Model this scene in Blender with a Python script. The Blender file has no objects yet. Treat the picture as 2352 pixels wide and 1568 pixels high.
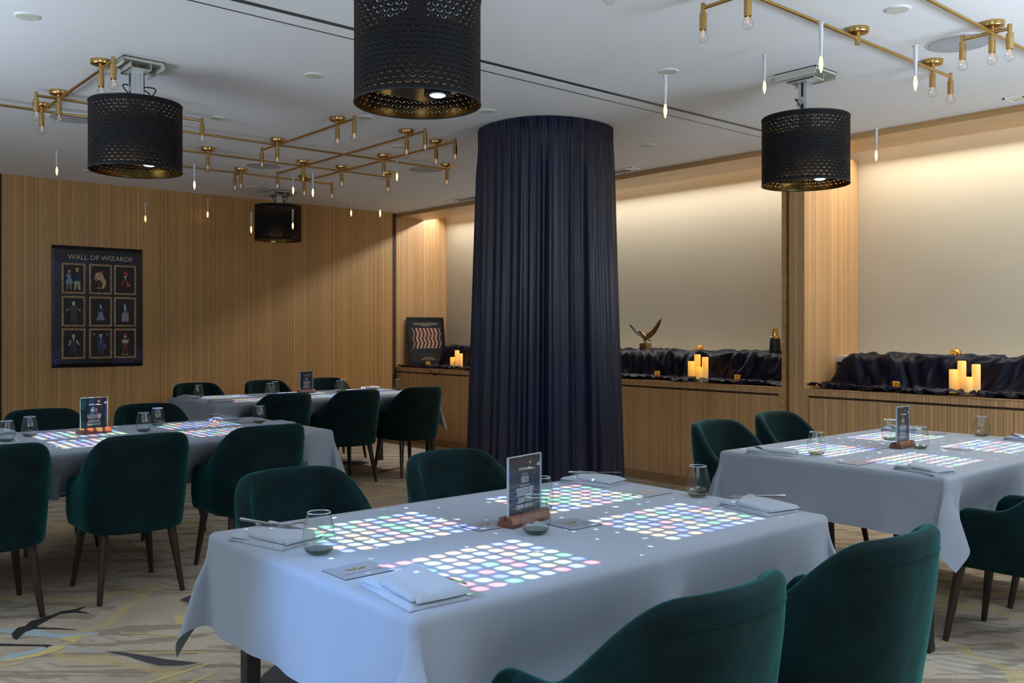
import bpy, math, random
from mathutils import Vector, Matrix
sc = bpy.context.scene
C = sc.collection
PI = math.pi
rnd = random.Random(7)

# ------------------------------------------------------------------ camera
cd = bpy.data.cameras.new('camera'); cam = bpy.data.objects.new('camera', cd); C.objects.link(cam)
cam.location = (0, 0, 1.35)
cam.rotation_euler = (PI/2, 0, -math.atan2(.652997, .757361))
cd.sensor_width = 36; cd.lens = 2090/2352*36
cd.shift_y = -24/2352
cd.clip_start = .02
sc.camera = cam
# ------------------------------------------------------------------ world and exposure
w = bpy.data.worlds.new('world'); sc.world = w; w.use_nodes = True
w.node_tree.nodes['Background'].inputs[0].default_value = (.42, .56, .80, 1)
w.node_tree.nodes['Background'].inputs[1].default_value = .25
sc.view_settings.view_transform = 'Standard'
sc.view_settings.look = 'None'
sc.view_settings.exposure = 0.12
sc.view_settings.gamma = 1.0
sc.view_settings.use_curve_mapping = False

CEIL = 2.8134
FX = 6.33       # face of the cabinets, pillar and beam
BX = 7.146      # pale panel at the back of the niches
AY = 9.5        # slatted back wall

def area(name, loc, rot, sx, sy, power, col, spread=PI):
    l = bpy.data.lights.new(name, 'AREA'); l.shape = 'RECTANGLE'; l.size = sx; l.size_y = sy
    l.energy = power; l.color = col; l.spread = spread
    o = bpy.data.objects.new(name, l); C.objects.link(o); o.location = loc; o.rotation_euler = rot
    return o
# cove strips hidden behind the beam over each niche
area('cove_strip_light', (6.95, 6.83, 2.85), (0, math.radians(30), 0), .03, 5.4, 54, (1, .97, .93))
area('cove_strip_light', (6.95, 1.9, 2.85), (0, math.radians(30), 0), .03, 3.8, 44, (1, .95, .87))
# added cool fill lamps out of view, aimed up to brighten the ceiling
for lx_, ly_, le_ in ((-1.6, -1.0, 250), (-1.6, 4.6, 150), (4.2, -1.2, 270)):
    area('ceiling_fill', (lx_, ly_, 1.25), (math.radians(180), 0, 0), 1.6, 1.6, le_, (.70, .84, 1))

# ------------------------------------------------------------------ node helpers
class NT:
    def __init__(s, tree): s.t = tree; s.n = tree.nodes; s.l = tree.links
    def node(s, typ, **kw):
        n = s.n.new(typ)
        for k, v in kw.items(): setattr(n, k, v)
        return n
    def link(s, a, b): s.l.new(a, b)
    def m(s, op, a, b=None, c=None, clamp=False):
        n = s.n.new('ShaderNodeMath'); n.operation = op; n.use_clamp = clamp
        for i, v in enumerate((a, b, c)):
            if v is None: continue
            if isinstance(v, (int, float)): n.inputs[i].default_value = v
            else: s.l.new(v, n.inputs[i])
        return n.outputs[0]
    def ramp(s, fac, stops, interp='LINEAR'):
        n = s.n.new('ShaderNodeValToRGB'); n.color_ramp.interpolation = interp
        e = n.color_ramp.elements
        while len(e) < len(stops): e.new(1)
        for i, (p, c) in enumerate(stops):
            e[i].position = p; e[i].color = (*c, 1) if len(c) == 3 else c
        s.l.new(fac, n.inputs[0]); return n.outputs[0]
    def mix(s, fac, a, b, blend='MIX'):
        n = s.n.new('ShaderNodeMix'); n.data_type = 'RGBA'; n.blend_type = blend
        for sock, v in ((n.inputs[0], fac), (n.inputs[6], a), (n.inputs[7], b)):
            if isinstance(v, (int, float)): sock.default_value = v
            elif isinstance(v, tuple): sock.default_value = (*v, 1)
            else: s.l.new(v, sock)
        return n.outputs[2]
    def noise(s, vec, scale, detail=3, rough=.5, dim='3D'):
        n = s.n.new('ShaderNodeTexNoise'); n.noise_dimensions = dim
        n.inputs['Scale'].default_value = scale; n.inputs['Detail'].default_value = detail
        n.inputs['Roughness'].default_value = rough
        if vec is not None: s.l.new(vec, n.inputs['W' if dim == '1D' else 'Vector'])
        return n.outputs[0]
    def xyz(s, vec):
        n = s.n.new('ShaderNodeSeparateXYZ'); s.l.new(vec, n.inputs[0]); return n.outputs
    def comb(s, x, y, z):
        n = s.n.new('ShaderNodeCombineXYZ')
        for i, v in enumerate((x, y, z)):
            if isinstance(v, (int, float)): n.inputs[i].default_value = v
            else: s.l.new(v, n.inputs[i])
        return n.outputs[0]
    def pos(s): return s.n.new('ShaderNodeNewGeometry').outputs['Position']
    def obj(s): return s.n.new('ShaderNodeTexCoord').outputs['Object']
    def bump(s, h, strength, dist=.01):
        n = s.n.new('ShaderNodeBump'); n.inputs['Strength'].default_value = strength
        n.inputs['Distance'].default_value = dist; s.l.new(h, n.inputs['Height']); return n.outputs[0]

def mat(name, col=(.5, .5, .5), rough=.5, metal=0, **kw):
    m = bpy.data.materials.new(name); m.use_nodes = True
    b = m.node_tree.nodes['Principled BSDF']
    b.inputs['Base Color'].default_value = (*col, 1)
    b.inputs['Roughness'].default_value = rough; b.inputs['Metallic'].default_value = metal
    for k, v in kw.items():
        b.inputs[k.replace('_', ' ')].default_value = v
    return m
def nt(m): return NT(m.node_tree), m.node_tree.nodes['Principled BSDF']

# fine grain added to an ordinary colour so that no surface is a dead flat tone
def grain(m, c1, c2, scale, bump=0.0, stretch=(1, 1, 1), detail=4, dist=.002):
    t, b = nt(m)
    mp = t.node('ShaderNodeMapping'); mp.inputs['Scale'].default_value = stretch
    t.link(t.obj(), mp.inputs[0])
    n = t.noise(mp.outputs[0], scale, detail)
    t.link(t.ramp(n, [(.3, c1), (.7, c2)]), b.inputs['Base Color'])
    if bump: t.link(t.bump(n, bump, dist), b.inputs['Normal'])
    return m

# ---- slatted veneer: vertical strips of uneven width parted by thin dark joints
def slat_mat(name, base=(.50, .275, .095), dens=31, dark=.10):
    m = mat(name, rough=.42); t, b = nt(m)
    x, y, z = t.xyz(t.pos())
    s = t.m('ADD', x, y)
    v = t.node('ShaderNodeTexVoronoi', voronoi_dimensions='1D', feature='DISTANCE_TO_EDGE')
    v.inputs['Scale'].default_value = dens; t.link(s, v.inputs['W'])
    v2 = t.node('ShaderNodeTexVoronoi', voronoi_dimensions='1D', feature='F1')
    v2.inputs['Scale'].default_value = dens; t.link(s, v2.inputs['W'])
    vf = t.node('ShaderNodeTexVoronoi', voronoi_dimensions='1D', feature='DISTANCE_TO_EDGE')
    vf.inputs['Scale'].default_value = dens*2.6; t.link(t.m('ADD', s, 31.7), vf.inputs['W'])
    fade = t.noise(t.comb(t.m('MULTIPLY', s, 60), 0, t.m('MULTIPLY', z, 1.3)), 1, 3)
    wdt = t.m('MULTIPLY_ADD', fade, .15, -.012)
    line = t.m('GREATER_THAN', t.m('DIVIDE', v.outputs['Distance'], wdt), 1.0)
    soft = t.m('DIVIDE', v.outputs['Distance'], wdt, clamp=True)
    soft2 = t.m('ADD', t.m('MULTIPLY', t.m('DIVIDE', vf.outputs['Distance'], wdt, clamp=True), .3), .7)
    gr = t.noise(t.comb(t.m('MULTIPLY', s, 220), 0, t.m('MULTIPLY', z, 5)), 1, 4)
    br = t.m('MULTIPLY_ADD', gr, .5, .75)
    strip = t.m('MULTIPLY_ADD', t.xyz(v2.outputs['Color'])[0], .24, .88)
    k = t.m('MULTIPLY', t.m('MULTIPLY', br, strip), t.m('MULTIPLY_ADD', t.m('MULTIPLY', soft, soft2), 1-dark, dark))
    c = t.mix(1.0, base, t.comb(k, k, k), 'MULTIPLY')
    t.link(c, b.inputs['Base Color'])
    t.link(t.bump(soft, .5, .003), b.inputs['Normal'])
    return m
def plank_mat(name, base=(.50, .29, .12)):
    m = mat(name, rough=.4); t, b = nt(m)
    x, y, z = t.xyz(t.pos())
    g = t.noise(t.comb(t.m('MULTIPLY', x, 40), t.m('MULTIPLY', y, 1.6), t.m('MULTIPLY', z, 60)), 1, 5)
    w2 = t.noise(t.comb(t.m('MULTIPLY', x, 9), t.m('MULTIPLY', y, .8), t.m('MULTIPLY', z, 22)), 1, 2)
    k = t.m('MULTIPLY_ADD', g, .6, t.m('MULTIPLY', w2, .65))
    t.link(t.mix(1.0, base, t.comb(t.m('ADD', k, .35), t.m('ADD', k, .35), t.m('ADD', k, .35)), 'MULTIPLY'), b.inputs['Base Color'])
    return m

MT = {}
MT['slat'] = slat_mat('slatted_oak_veneer')
MT['slat_cab'] = slat_mat('slatted_oak_cabinet', (.58, .34, .15), 36)
MT['plank'] = plank_mat('long_grain_oak')
MT['plinth'] = plank_mat('plinth_oak', (.34, .19, .08))
MT['dark_gap'] = mat('shadow_gap', (.06, .035, .018), .8)
MT['ceiling'] = grain(mat('painted_plaster', rough=.85), (.80, .81, .82), (.84, .85, .86), 1.2)
MT['panel'] = grain(mat('pale_fabric_panel', rough=.9), (.55, .49, .36), (.59, .53, .40), .9)
MT['sill'] = mat('white_sill', (.62, .60, .55), .5)
MT['brass'] = grain(mat('brushed_brass', rough=.28, metal=1), (.50, .32, .11), (.62, .41, .16), 90, .05)
MT['black'] = mat('black_metal', (.008, .008, .009), .45)
MT['white_metal'] = mat('white_painted_steel', (.52, .52, .45), .4)
MT['alu'] = mat('satin_aluminium', (.62, .63, .63), .3, .8)
MT['dark_rail'] = mat('dark_rail', (.05, .05, .045), .4)
MT['cable'] = mat('black_cable', (.01, .01, .01), .5)
MT['walnut'] = grain(mat('dark_walnut', rough=.3), (.016, .008, .005), (.035, .018, .011), 30, 0, (1, 1, .1))
MT['menu_wood'] = grain(mat('red_brown_wood', rough=.35), (.10, .03, .015), (.19, .065, .035), 60, 0, (.15, 1, 1))
MT['steel'] = mat('cutlery_steel', (.30, .29, .28), .22, 1)
MT['card'] = mat('silver_card', (.235, .25, .29), .4)
MT['card_edge'] = mat('card_edge', (.05, .06, .08), .5)
MT['gold_ink'] = mat('gold_ink', (.42, .26, .08), .35, .6)
MT['gold_pale'] = mat('pale_gold_ink', (.62, .52, .34), .5)
MT['gold'] = mat('polished_gold', (.85, .58, .18), .12, 1)
MT['bronze'] = grain(mat('antique_bronze', rough=.25, metal=1), (.30, .18, .07), (.50, .33, .15), 60)
MT['pewter'] = mat('bright_pewter', (.75, .75, .75), .15, 1)
MT['vase_grey'] = mat('matt_charcoal', (.02, .022, .026), .4)
MT['disc'] = mat('downlight_cover', (.62, .62, .52), .6)
MT['vent_black'] = mat('vent_slot', (.01, .01, .01), .8)
MT['speaker'] = grain(mat('speaker_grille', rough=.8), (.40, .41, .43), (.46, .47, .49), 400)

def velvet(name):
    m = mat(name, (.001, .018, .019), .75); t, b = nt(m)
    b.inputs['Sheen Weight'].default_value = .32
    b.inputs['Sheen Roughness'].default_value = .38
    b.inputs['Sheen Tint'].default_value = (.08, .62, .60, 1)
    b.inputs['Specular IOR Level'].default_value = .15
    n = t.noise(t.obj(), 5, 4, .6)
    t.link(t.ramp(n, [(.35, (.0002, .0045, .0052)), (.7, (.0010, .018, .0195))]), b.inputs['Base Color'])
    n2 = t.noise(t.obj(), 260, 2)
    n3 = t.noise(t.obj(), 7, 2)
    t.link(t.bump(t.m('ADD', t.m('MULTIPLY', n2, .03), n3), .6, .012), b.inputs['Normal'])
    return m
MT['velvet'] = velvet('teal_velvet')

def cloth(name, c, bump=.08, rough=.8, sheen=.15, scale=900):
    m = mat(name, c, rough); t, b = nt(m)
    b.inputs['Sheen Weight'].default_value = sheen
    n = t.noise(t.obj(), 3, 3); n2 = t.noise(t.obj(), scale, 2)
    t.link(t.ramp(n, [(.3, tuple(x*.94 for x in c)), (.7, c)]), b.inputs['Base Color'])
    t.link(t.bump(t.m('ADD', t.m('MULTIPLY', n2, .05), n), bump, .02), b.inputs['Normal'])
    return m
MT['linen'] = cloth('white_tablecloth', (.225, .248, .288))
MT['napkin'] = cloth('white_napkin', (.27, .295, .335), .12)

def satin(name, c1, c2, rough=.34, sh=.2, sp=.55):
    m = mat(name, c1, rough); t, b = nt(m)
    b.inputs['Sheen Weight'].default_value = sh
    b.inputs['Sheen Tint'].default_value = (.35, .42, .8, 1)
    b.inputs['Specular IOR Level'].default_value = sp
    n = t.noise(t.pos(), 1.6, 3)
    t.link(t.ramp(n, [(.35, c1), (.65, c2)]), b.inputs['Base Color'])
    n2 = t.noise(t.pos(), 40, 3)
    t.link(t.bump(n2, .08, .01), b.inputs['Normal'])
    return m
MT['curtain'] = satin('navy_satin_curtain', (.002, .004, .026), (.008, .006, .016), .33, .07)
MT['drape'] = satin('black_satin_drape', (.002, .0025, .013), (.006, .004, .012), .46, .03, .22)

def thin_glass(name, tint, edge, spec=.9):
    m = bpy.data.materials.new(name); m.use_nodes = True
    t = NT(m.node_tree); t.n.remove(t.n['Principled BSDF'])
    out = t.n['Material Output']
    tr = t.node('ShaderNodeBsdfTransparent'); gl = t.node('ShaderNodeBsdfGlossy')
    gl.inputs['Roughness'].default_value = .02; gl.inputs['Color'].default_value = (spec, spec, spec, 1)
    lw = t.node('ShaderNodeLayerWeight'); lw.inputs['Blend'].default_value = .5
    t.link(t.mix(t.m('POWER', lw.outputs['Facing'], 3.5), tint, edge), tr.inputs[0])
    fr = t.m('MULTIPLY_ADD', t.m('POWER', lw.outputs['Facing'], 5), .85, .05)
    mx = t.node('ShaderNodeMixShader'); t.link(fr, mx.inputs[0])
    t.link(tr.outputs[0], mx.inputs[1]); t.link(gl.outputs[0], mx.inputs[2]); t.link(mx.outputs[0], out.inputs[0])
    return m
MT['glass'] = thin_glass('smoky_clear_glass', (.91, .94, .92), (.48, .53, .50))
MT['glass_base'] = thin_glass('smoky_glass_base', (.68, .71, .69), (.30, .34, .31))
MT['bulb'] = thin_glass('bulb_glass', (.97, .97, .97), (.55, .58, .6))
MT['acrylic'] = thin_glass('clear_acrylic', (.95, .97, .98), (.75, .85, .88))
MT['acrylic_edge'] = mat('acrylic_edge', (.45, .58, .62), .1, 0, Transmission_Weight=.3)

def emis(name, col, k, base=(0, 0, 0)):
    m = mat(name, base, .6); b = m.node_tree.nodes['Principled BSDF']
    b.inputs['Emission Color'].default_value = (*col, 1); b.inputs['Emission Strength'].default_value = k
    return m
MT['flame'] = emis('flame_glow', (1, .52, .10), 8)
MT['flame_core'] = emis('flame_core', (1, .85, .5), 30)
MT['filament'] = emis('filament', (1, .55, .25), .6, (.5, .3, .15))
MT['lens'] = emis('projector_lens', (.55, .8, 1), 6)
MT['wand'] = mat('frosted_tube', (.62, .64, .66), .35, 0, Transmission_Weight=.15)
MT['thread'] = mat('clear_thread', (.5, .5, .5), .4)

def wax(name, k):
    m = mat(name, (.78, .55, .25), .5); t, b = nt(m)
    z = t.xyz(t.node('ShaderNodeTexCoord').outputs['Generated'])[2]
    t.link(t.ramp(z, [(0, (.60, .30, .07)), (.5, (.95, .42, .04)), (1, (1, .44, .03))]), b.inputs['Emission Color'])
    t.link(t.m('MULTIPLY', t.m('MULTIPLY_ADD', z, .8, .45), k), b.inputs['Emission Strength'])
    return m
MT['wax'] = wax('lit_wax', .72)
MT['wax_dim'] = wax('dim_wax', .22)  # dim candle: a weaker glow put into the wax
def mercury(name):
    m = mat(name, (.5, .3, .1), .15, 1); t, b = nt(m)
    n = t.noise(t.obj(), 130, 2)
    t.link(t.ramp(n, [(.50, (.02, .008, .0)), (.62, (1, .38, .04))]), b.inputs['Emission Color'])
    b.inputs['Emission Strength'].default_value = 1.0
    return m
MT['mercury'] = mercury('glowing_amber_mercury_glass')

# pierced lamp shade: rows of crescents and pin holes cut right through the sheet
def pierced(name, col, rough, metal):
    m = mat(name, col, rough, metal, Specular_IOR_Level=.2 if metal == 0 else .5); t, b = nt(m)
    uv = t.node('ShaderNodeTexCoord').outputs['UV']
    u, v, _ = t.xyz(uv)
    NU, NV = 46, 20
    vv = t.m('MULTIPLY', v, NV); row = t.m('FLOOR', vv)
    odd = t.m('MULTIPLY', t.m('MODULO', row, 2), .5)
    uu = t.m('ADD', t.m('MULTIPLY', u, NU), odd)
    fx = t.m('SUBTRACT', t.m('FRACT', uu), .5)
    fy = t.m('SUBTRACT', t.m('FRACT', vv), .62)
    ax = t.m('MULTIPLY', fx, 1.0); ay = t.m('MULTIPLY', fy, .60)
    d = t.m('SQRT', t.m('ADD', t.m('MULTIPLY', ax, ax), t.m('MULTIPLY', ay, ay)))
    ring = t.m('LESS_THAN', t.m('ABSOLUTE', t.m('SUBTRACT', d, .345)), .052)
    low = t.m('LESS_THAN', fy, -.06)
    dy = t.m('SUBTRACT', ay, .02)
    dot = t.m('LESS_THAN', t.m('SQRT', t.m('ADD', t.m('MULTIPLY', ax, ax), t.m('MULTIPLY', dy, dy))), .06)
    hole = t.m('MAXIMUM', t.m('MULTIPLY', ring, low), dot)
    inside = t.m('MULTIPLY', t.m('GREATER_THAN', v, 1.0/NV), t.m('LESS_THAN', v, 19.0/NV))
    hole = t.m('MULTIPLY', hole, inside)
    t.link(t.m('SUBTRACT', 1.0, hole), b.inputs['Alpha'])
    return m
MT['shade_out'] = pierced('black_pierced_shade', (.006, .006, .007), .75, 0)
MT['shade_in'] = pierced('gold_shade_lining', (.55, .30, .07), .16, 1)

# poster sheet: black with blue speckle clouds near the top and the lower corners
def poster_mat():
    m = mat('poster_print', (.004, .004, .006), .35); t, b = nt(m)
    p = t.obj(); x, y, z = t.xyz(p)
    n = t.noise(p, 90, 3); c = t.noise(p, 5, 3)
    top = t.m('SUBTRACT', 1, t.m('MULTIPLY', t.m('ABSOLUTE', t.m('SUBTRACT', z, .97)), 7), clamp=True)
    low = t.m('SUBTRACT', 1, t.m('MULTIPLY', t.m('ABSOLUTE', t.m('SUBTRACT', z, .08)), 8), clamp=True)
    side = t.m('MULTIPLY', t.m('ABSOLUTE', x), 2.2, clamp=True)
    msk = t.m('MAXIMUM', t.m('MULTIPLY', top, .8), t.m('MULTIPLY', low, side))
    k = t.m('MULTIPLY', t.m('MULTIPLY', msk, t.m('GREATER_THAN', c, .48)), t.m('GREATER_THAN', n, .56))
    t.link(t.mix(k, (.004, .004, .006), (.05, .10, .50)), b.inputs['Base Color'])
    return m
MT['poster'] = poster_mat()
MT['pframe'] = grain(mat('printed_gilt_frame', rough=.5), (.26, .145, .06), (.48, .31, .15), 40)
MT['picture_ground'] = mat('picture_ground', (.009, .010, .012), .5)
for k_, c_ in dict(skin=(.45, .27, .17), blue=(.12, .28, .42), navy=(.01, .02, .06), cream=(.42, .38, .27), red=(.42, .03, .05), dog=(.50, .36, .19),
                   maroon=(.12, .01, .015), green=(.28, .42, .20), olive=(.07, .055, .02), lilac=(.30, .26, .36), pale=(.45, .50, .48), grey=(.22, .25, .36), plum=(.05, .03, .05),
                   royal=(.02, .05, .22), brown=(.10, .035, .02), sand=(.45, .36, .12), ink=(.01, .01, .012), hair=(.03, .015, .01), slate=(.05, .06, .08), white=(.6, .63, .65)).items():
    MT['p_'+k_] = mat('print_'+k_, c_, .5)
def menu_mat():
    m = mat('menu_print', (.012, .022, .035), .3); t, b = nt(m)
    n = t.noise(t.obj(), 25, 3)
    t.link(t.ramp(n, [(.4, (.006, .012, .018)), (.7, (.018, .032, .055))]), b.inputs['Base Color'])
    return m
MT['menu'] = menu_mat()
MT['frame_print'] = mat('framed_print_ground', (.022, .030, .042), .12)
MT['frame_mound'] = mat('framed_print_mound', (.045, .035, .03), .2)
MT['note'] = mat('printed_tile', (.62, .36, .20), .4)
MT['note2'] = mat('printed_tile_rose', (.62, .27, .19), .4)

# carpet
def carpet():
    m = mat('patterned_carpet', rough=.95); t, b = nt(m)
    p = t.pos(); x, y, z = t.xyz(p)
    a = t.m('MULTIPLY_ADD', x, .757, t.m('MULTIPLY', y, -.653))
    c = t.m('MULTIPLY_ADD', x, .653, t.m('MULTIPLY', y, .757))
    big = t.noise(p, .55, 4, .55)
    base = t.ramp(big, [(.35, (.32, .245, .165)), (.5, (.47, .385, .285)), (.65, (.58, .53, .44))])
    warp = t.noise(t.comb(t.m('MULTIPLY', a, .9), t.m('MULTIPLY', c, .9), 0), 1, 3)
    wv = t.m('SINE', t.m('MULTIPLY_ADD', warp, 34, t.m('MULTIPLY', c, 30)))
    wv2 = t.noise(t.comb(t.m('MULTIPLY', a, 1.6), t.m('MULTIPLY', c, 26), 0), 1, 4, .65)
    lines = t.m('MULTIPLY', t.m('GREATER_THAN', t.m('MULTIPLY_ADD', wv, .12, wv2), .56), t.m('GREATER_THAN', t.noise(p, 1.1, 2), .44))
    base = t.mix(t.m('MULTIPLY', lines, .55), base, (.16, .115, .075))
    hat = t.m('GREATER_THAN', t.m('SINE', t.m('MULTIPLY_ADD', x, 95, t.m('MULTIPLY', y, 30))), .35)
    hm = t.m('GREATER_THAN', t.noise(p, 2.2, 3), .57)
    base = t.mix(t.m('MULTIPLY', t.m('MULTIPLY', hat, hm), .35), base, (.19, .165, .145))
    yel = t.m('LESS_THAN', t.m('ABSOLUTE', t.m('SUBTRACT', t.noise(p, .8, 3, .4), .5)), .012)
    base = t.mix(t.m('MULTIPLY', yel, .55), base, (.52, .38, .14))
    f = t.noise(p, 320, 2)
    f2 = t.noise(p, 70, 3)
    kk = t.m('MULTIPLY_ADD', f, .5, t.m('MULTIPLY_ADD', f2, .45, .5))
    t.link(t.mix(1.0, base, t.comb(kk, kk, kk), 'MULTIPLY'), b.inputs['Base Color'])
    t.link(t.bump(t.m('ADD', f, f2), .5, .004), b.inputs['Normal'])
    return m
MT['carpet'] = carpet()
MT['c_black'] = grain(mat('carpet_black', rough=.95), (.006, .006, .007), (.02, .019, .02), 80)
MT['c_char'] = grain(mat('carpet_charcoal', rough=.95), (.035, .032, .035), (.06, .056, .06), 80)
MT['c_yel'] = grain(mat('carpet_yellow', rough=.95), (.50, .37, .13), (.60, .46, .19), 80)
MT['c_blue'] = grain(mat('carpet_grey_blue', rough=.95), (.28, .34, .36), (.36, .42, .44), 80)

# ------------------------------------------------------------------ mesh builder
class MB:
    def __init__(s): s.v = []; s.f = []; s.mi = []; s.uv = None
    def add(s, vs, fs, mi=0):
        o = len(s.v); s.v += [tuple(v) for v in vs]
        for f in fs: s.f.append([i+o for i in f]); s.mi.append(mi)
        return s
    def box(s, x0, x1, y0, y1, z0, z1, mi=0):
        vs = [(x, y, z) for z in (z0, z1) for y in (y0, y1) for x in (x0, x1)]
        return s.add(vs, [(0, 2, 3, 1), (4, 5, 7, 6), (0, 1, 5, 4), (2, 6, 7, 3), (0, 4, 6, 2), (1, 3, 7, 5)], mi)
    def obox(s, M, sx, sy, sz, mi=0):
        vs = [M @ Vector((x*sx/2, y*sy/2, z*sz/2)) for z in (-1, 1) for y in (-1, 1) for x in (-1, 1)]
        return s.add(vs, [(0, 2, 3, 1), (4, 5, 7, 6), (0, 1, 5, 4), (2, 6, 7, 3), (0, 4, 6, 2), (1, 3, 7, 5)], mi)
    def lathe(s, prof, n=24, c=(0, 0), z=0, mi=0, capb=True, capt=True):
        vs = []
        for r, h in prof:
            for k in range(n):
                a = 2*PI*k/n; vs.append((c[0]+r*math.cos(a), c[1]+r*math.sin(a), z+h))
        fs = []
        for i in range(len(prof)-1):
            for k in range(n):
                k2 = (k+1) % n; fs.append((i*n+k, i*n+k2, (i+1)*n+k2, (i+1)*n+k))
        if capb: fs.append(tuple(reversed(range(n))))
        if capt: fs.append(tuple((len(prof)-1)*n+k for k in range(n)))
        return s.add(vs, fs, mi)
    def tube(s, pts, r, n=10, mi=0, cap=True):
        pts = [Vector(p) for p in pts]; rs = r if isinstance(r, (list, tuple)) else [r]*len(pts)
        vs = []; fs = []; up = None
        for i, p in enumerate(pts):
            d = (pts[min(i+1, len(pts)-1)] - pts[max(i-1, 0)]).normalized()
            if up is None:
                up = Vector((0, 0, 1)) if abs(d.z) < .9 else Vector((1, 0, 0))
            a = d.cross(up).normalized(); b = a.cross(d).normalized(); up = b
            for k in range(n):
                t = 2*PI*k/n; vs.append(p + (a*math.cos(t) + b*math.sin(t))*rs[i])
        for i in range(len(pts)-1):
            for k in range(n):
                k2 = (k+1) % n; fs.append((i*n+k, i*n+k2, (i+1)*n+k2, (i+1)*n+k))
        if cap:
            fs.append(tuple(range(n))); fs.append(tuple(reversed([(len(pts)-1)*n+k for k in range(n)])))
        return s.add(vs, fs, mi)
    def grid(s, fn, nu, nv, mi=0, closeu=False):
        vs = [fn(i/(nu if closeu else nu-1), j/(nv-1)) for j in range(nv) for i in range(nu)]
        fs = []
        for j in range(nv-1):
            for i in range(nu if closeu else nu-1):
                i2 = (i+1) % nu
                fs.append((j*nu+i, j*nu+i2, (j+1)*nu+i2, (j+1)*nu+i))
        return s.add(vs, fs, mi)
    def poly(s, pts, mi=0): return s.add(pts, [tuple(range(len(pts)))], mi)
    def build(s, name, mats, parent=None, smooth=False, bevel=0, solid=0, subsurf=0, angle=40):
        me = bpy.data.meshes.new(name); me.from_pydata(s.v, [], s.f); me.update()
        mats = mats if isinstance(mats, (list, tuple)) else [mats]
        for m_ in mats: me.materials.append(MT[m_])
        for p, i in zip(me.polygons, s.mi): p.material_index = i
        if smooth:
            for p in me.polygons: p.use_smooth = True
            me.set_sharp_from_angle(angle=math.radians(angle))
        o = bpy.data.objects.new(name, me); C.objects.link(o)
        if parent: o.parent = parent
        if solid:
            q = o.modifiers.new('solid', 'SOLIDIFY'); q.thickness = solid; q.offset = 0
        if bevel:
            q = o.modifiers.new('bevel', 'BEVEL'); q.width = bevel; q.segments = 2; q.limit_method = 'ANGLE'
        if subsurf:
            q = o.modifiers.new('sub', 'SUBSURF'); q.levels = subsurf; q.render_levels = subsurf
        return o

def tag(o, label, cat, group=None):
    o['label'] = label; o['category'] = cat
    if group: o['group'] = group
    return o
def struct(o): o['kind'] = 'structure'; return o
def empty(name, loc, rz=0, label=None, cat=None, group=None):
    o = bpy.data.objects.new(name, None); C.objects.link(o); o.location = loc; o.rotation_euler = (0, 0, rz)
    o.empty_display_size = .05
    if label: tag(o, label, cat, group)
    return o
def kids(o): return [c for c in bpy.data.objects if c.parent == o]
def copy_tree(o, parent=None):
    c = o.copy(); C.objects.link(c); c.parent = parent
    for ch in kids(o): copy_tree(ch, c)
    return c
def text(name, s, size, m, parent, M, depth=0.0):
    cu = bpy.data.curves.new(name, 'FONT'); cu.body = s; cu.size = size; cu.align_x = 'CENTER'; cu.align_y = 'CENTER'
    cu.extrude = depth; cu.resolution_u = 2
    o = bpy.data.objects.new(name, cu); C.objects.link(o)
    bpy.context.view_layer.update()
    me = bpy.data.meshes.new_from_object(o); bpy.data.objects.remove(o)
    me.transform(M); me.materials.clear(); me.materials.append(MT[m])
    o = bpy.data.objects.new(name, me); C.objects.link(o); o.parent = parent
    return o

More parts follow.
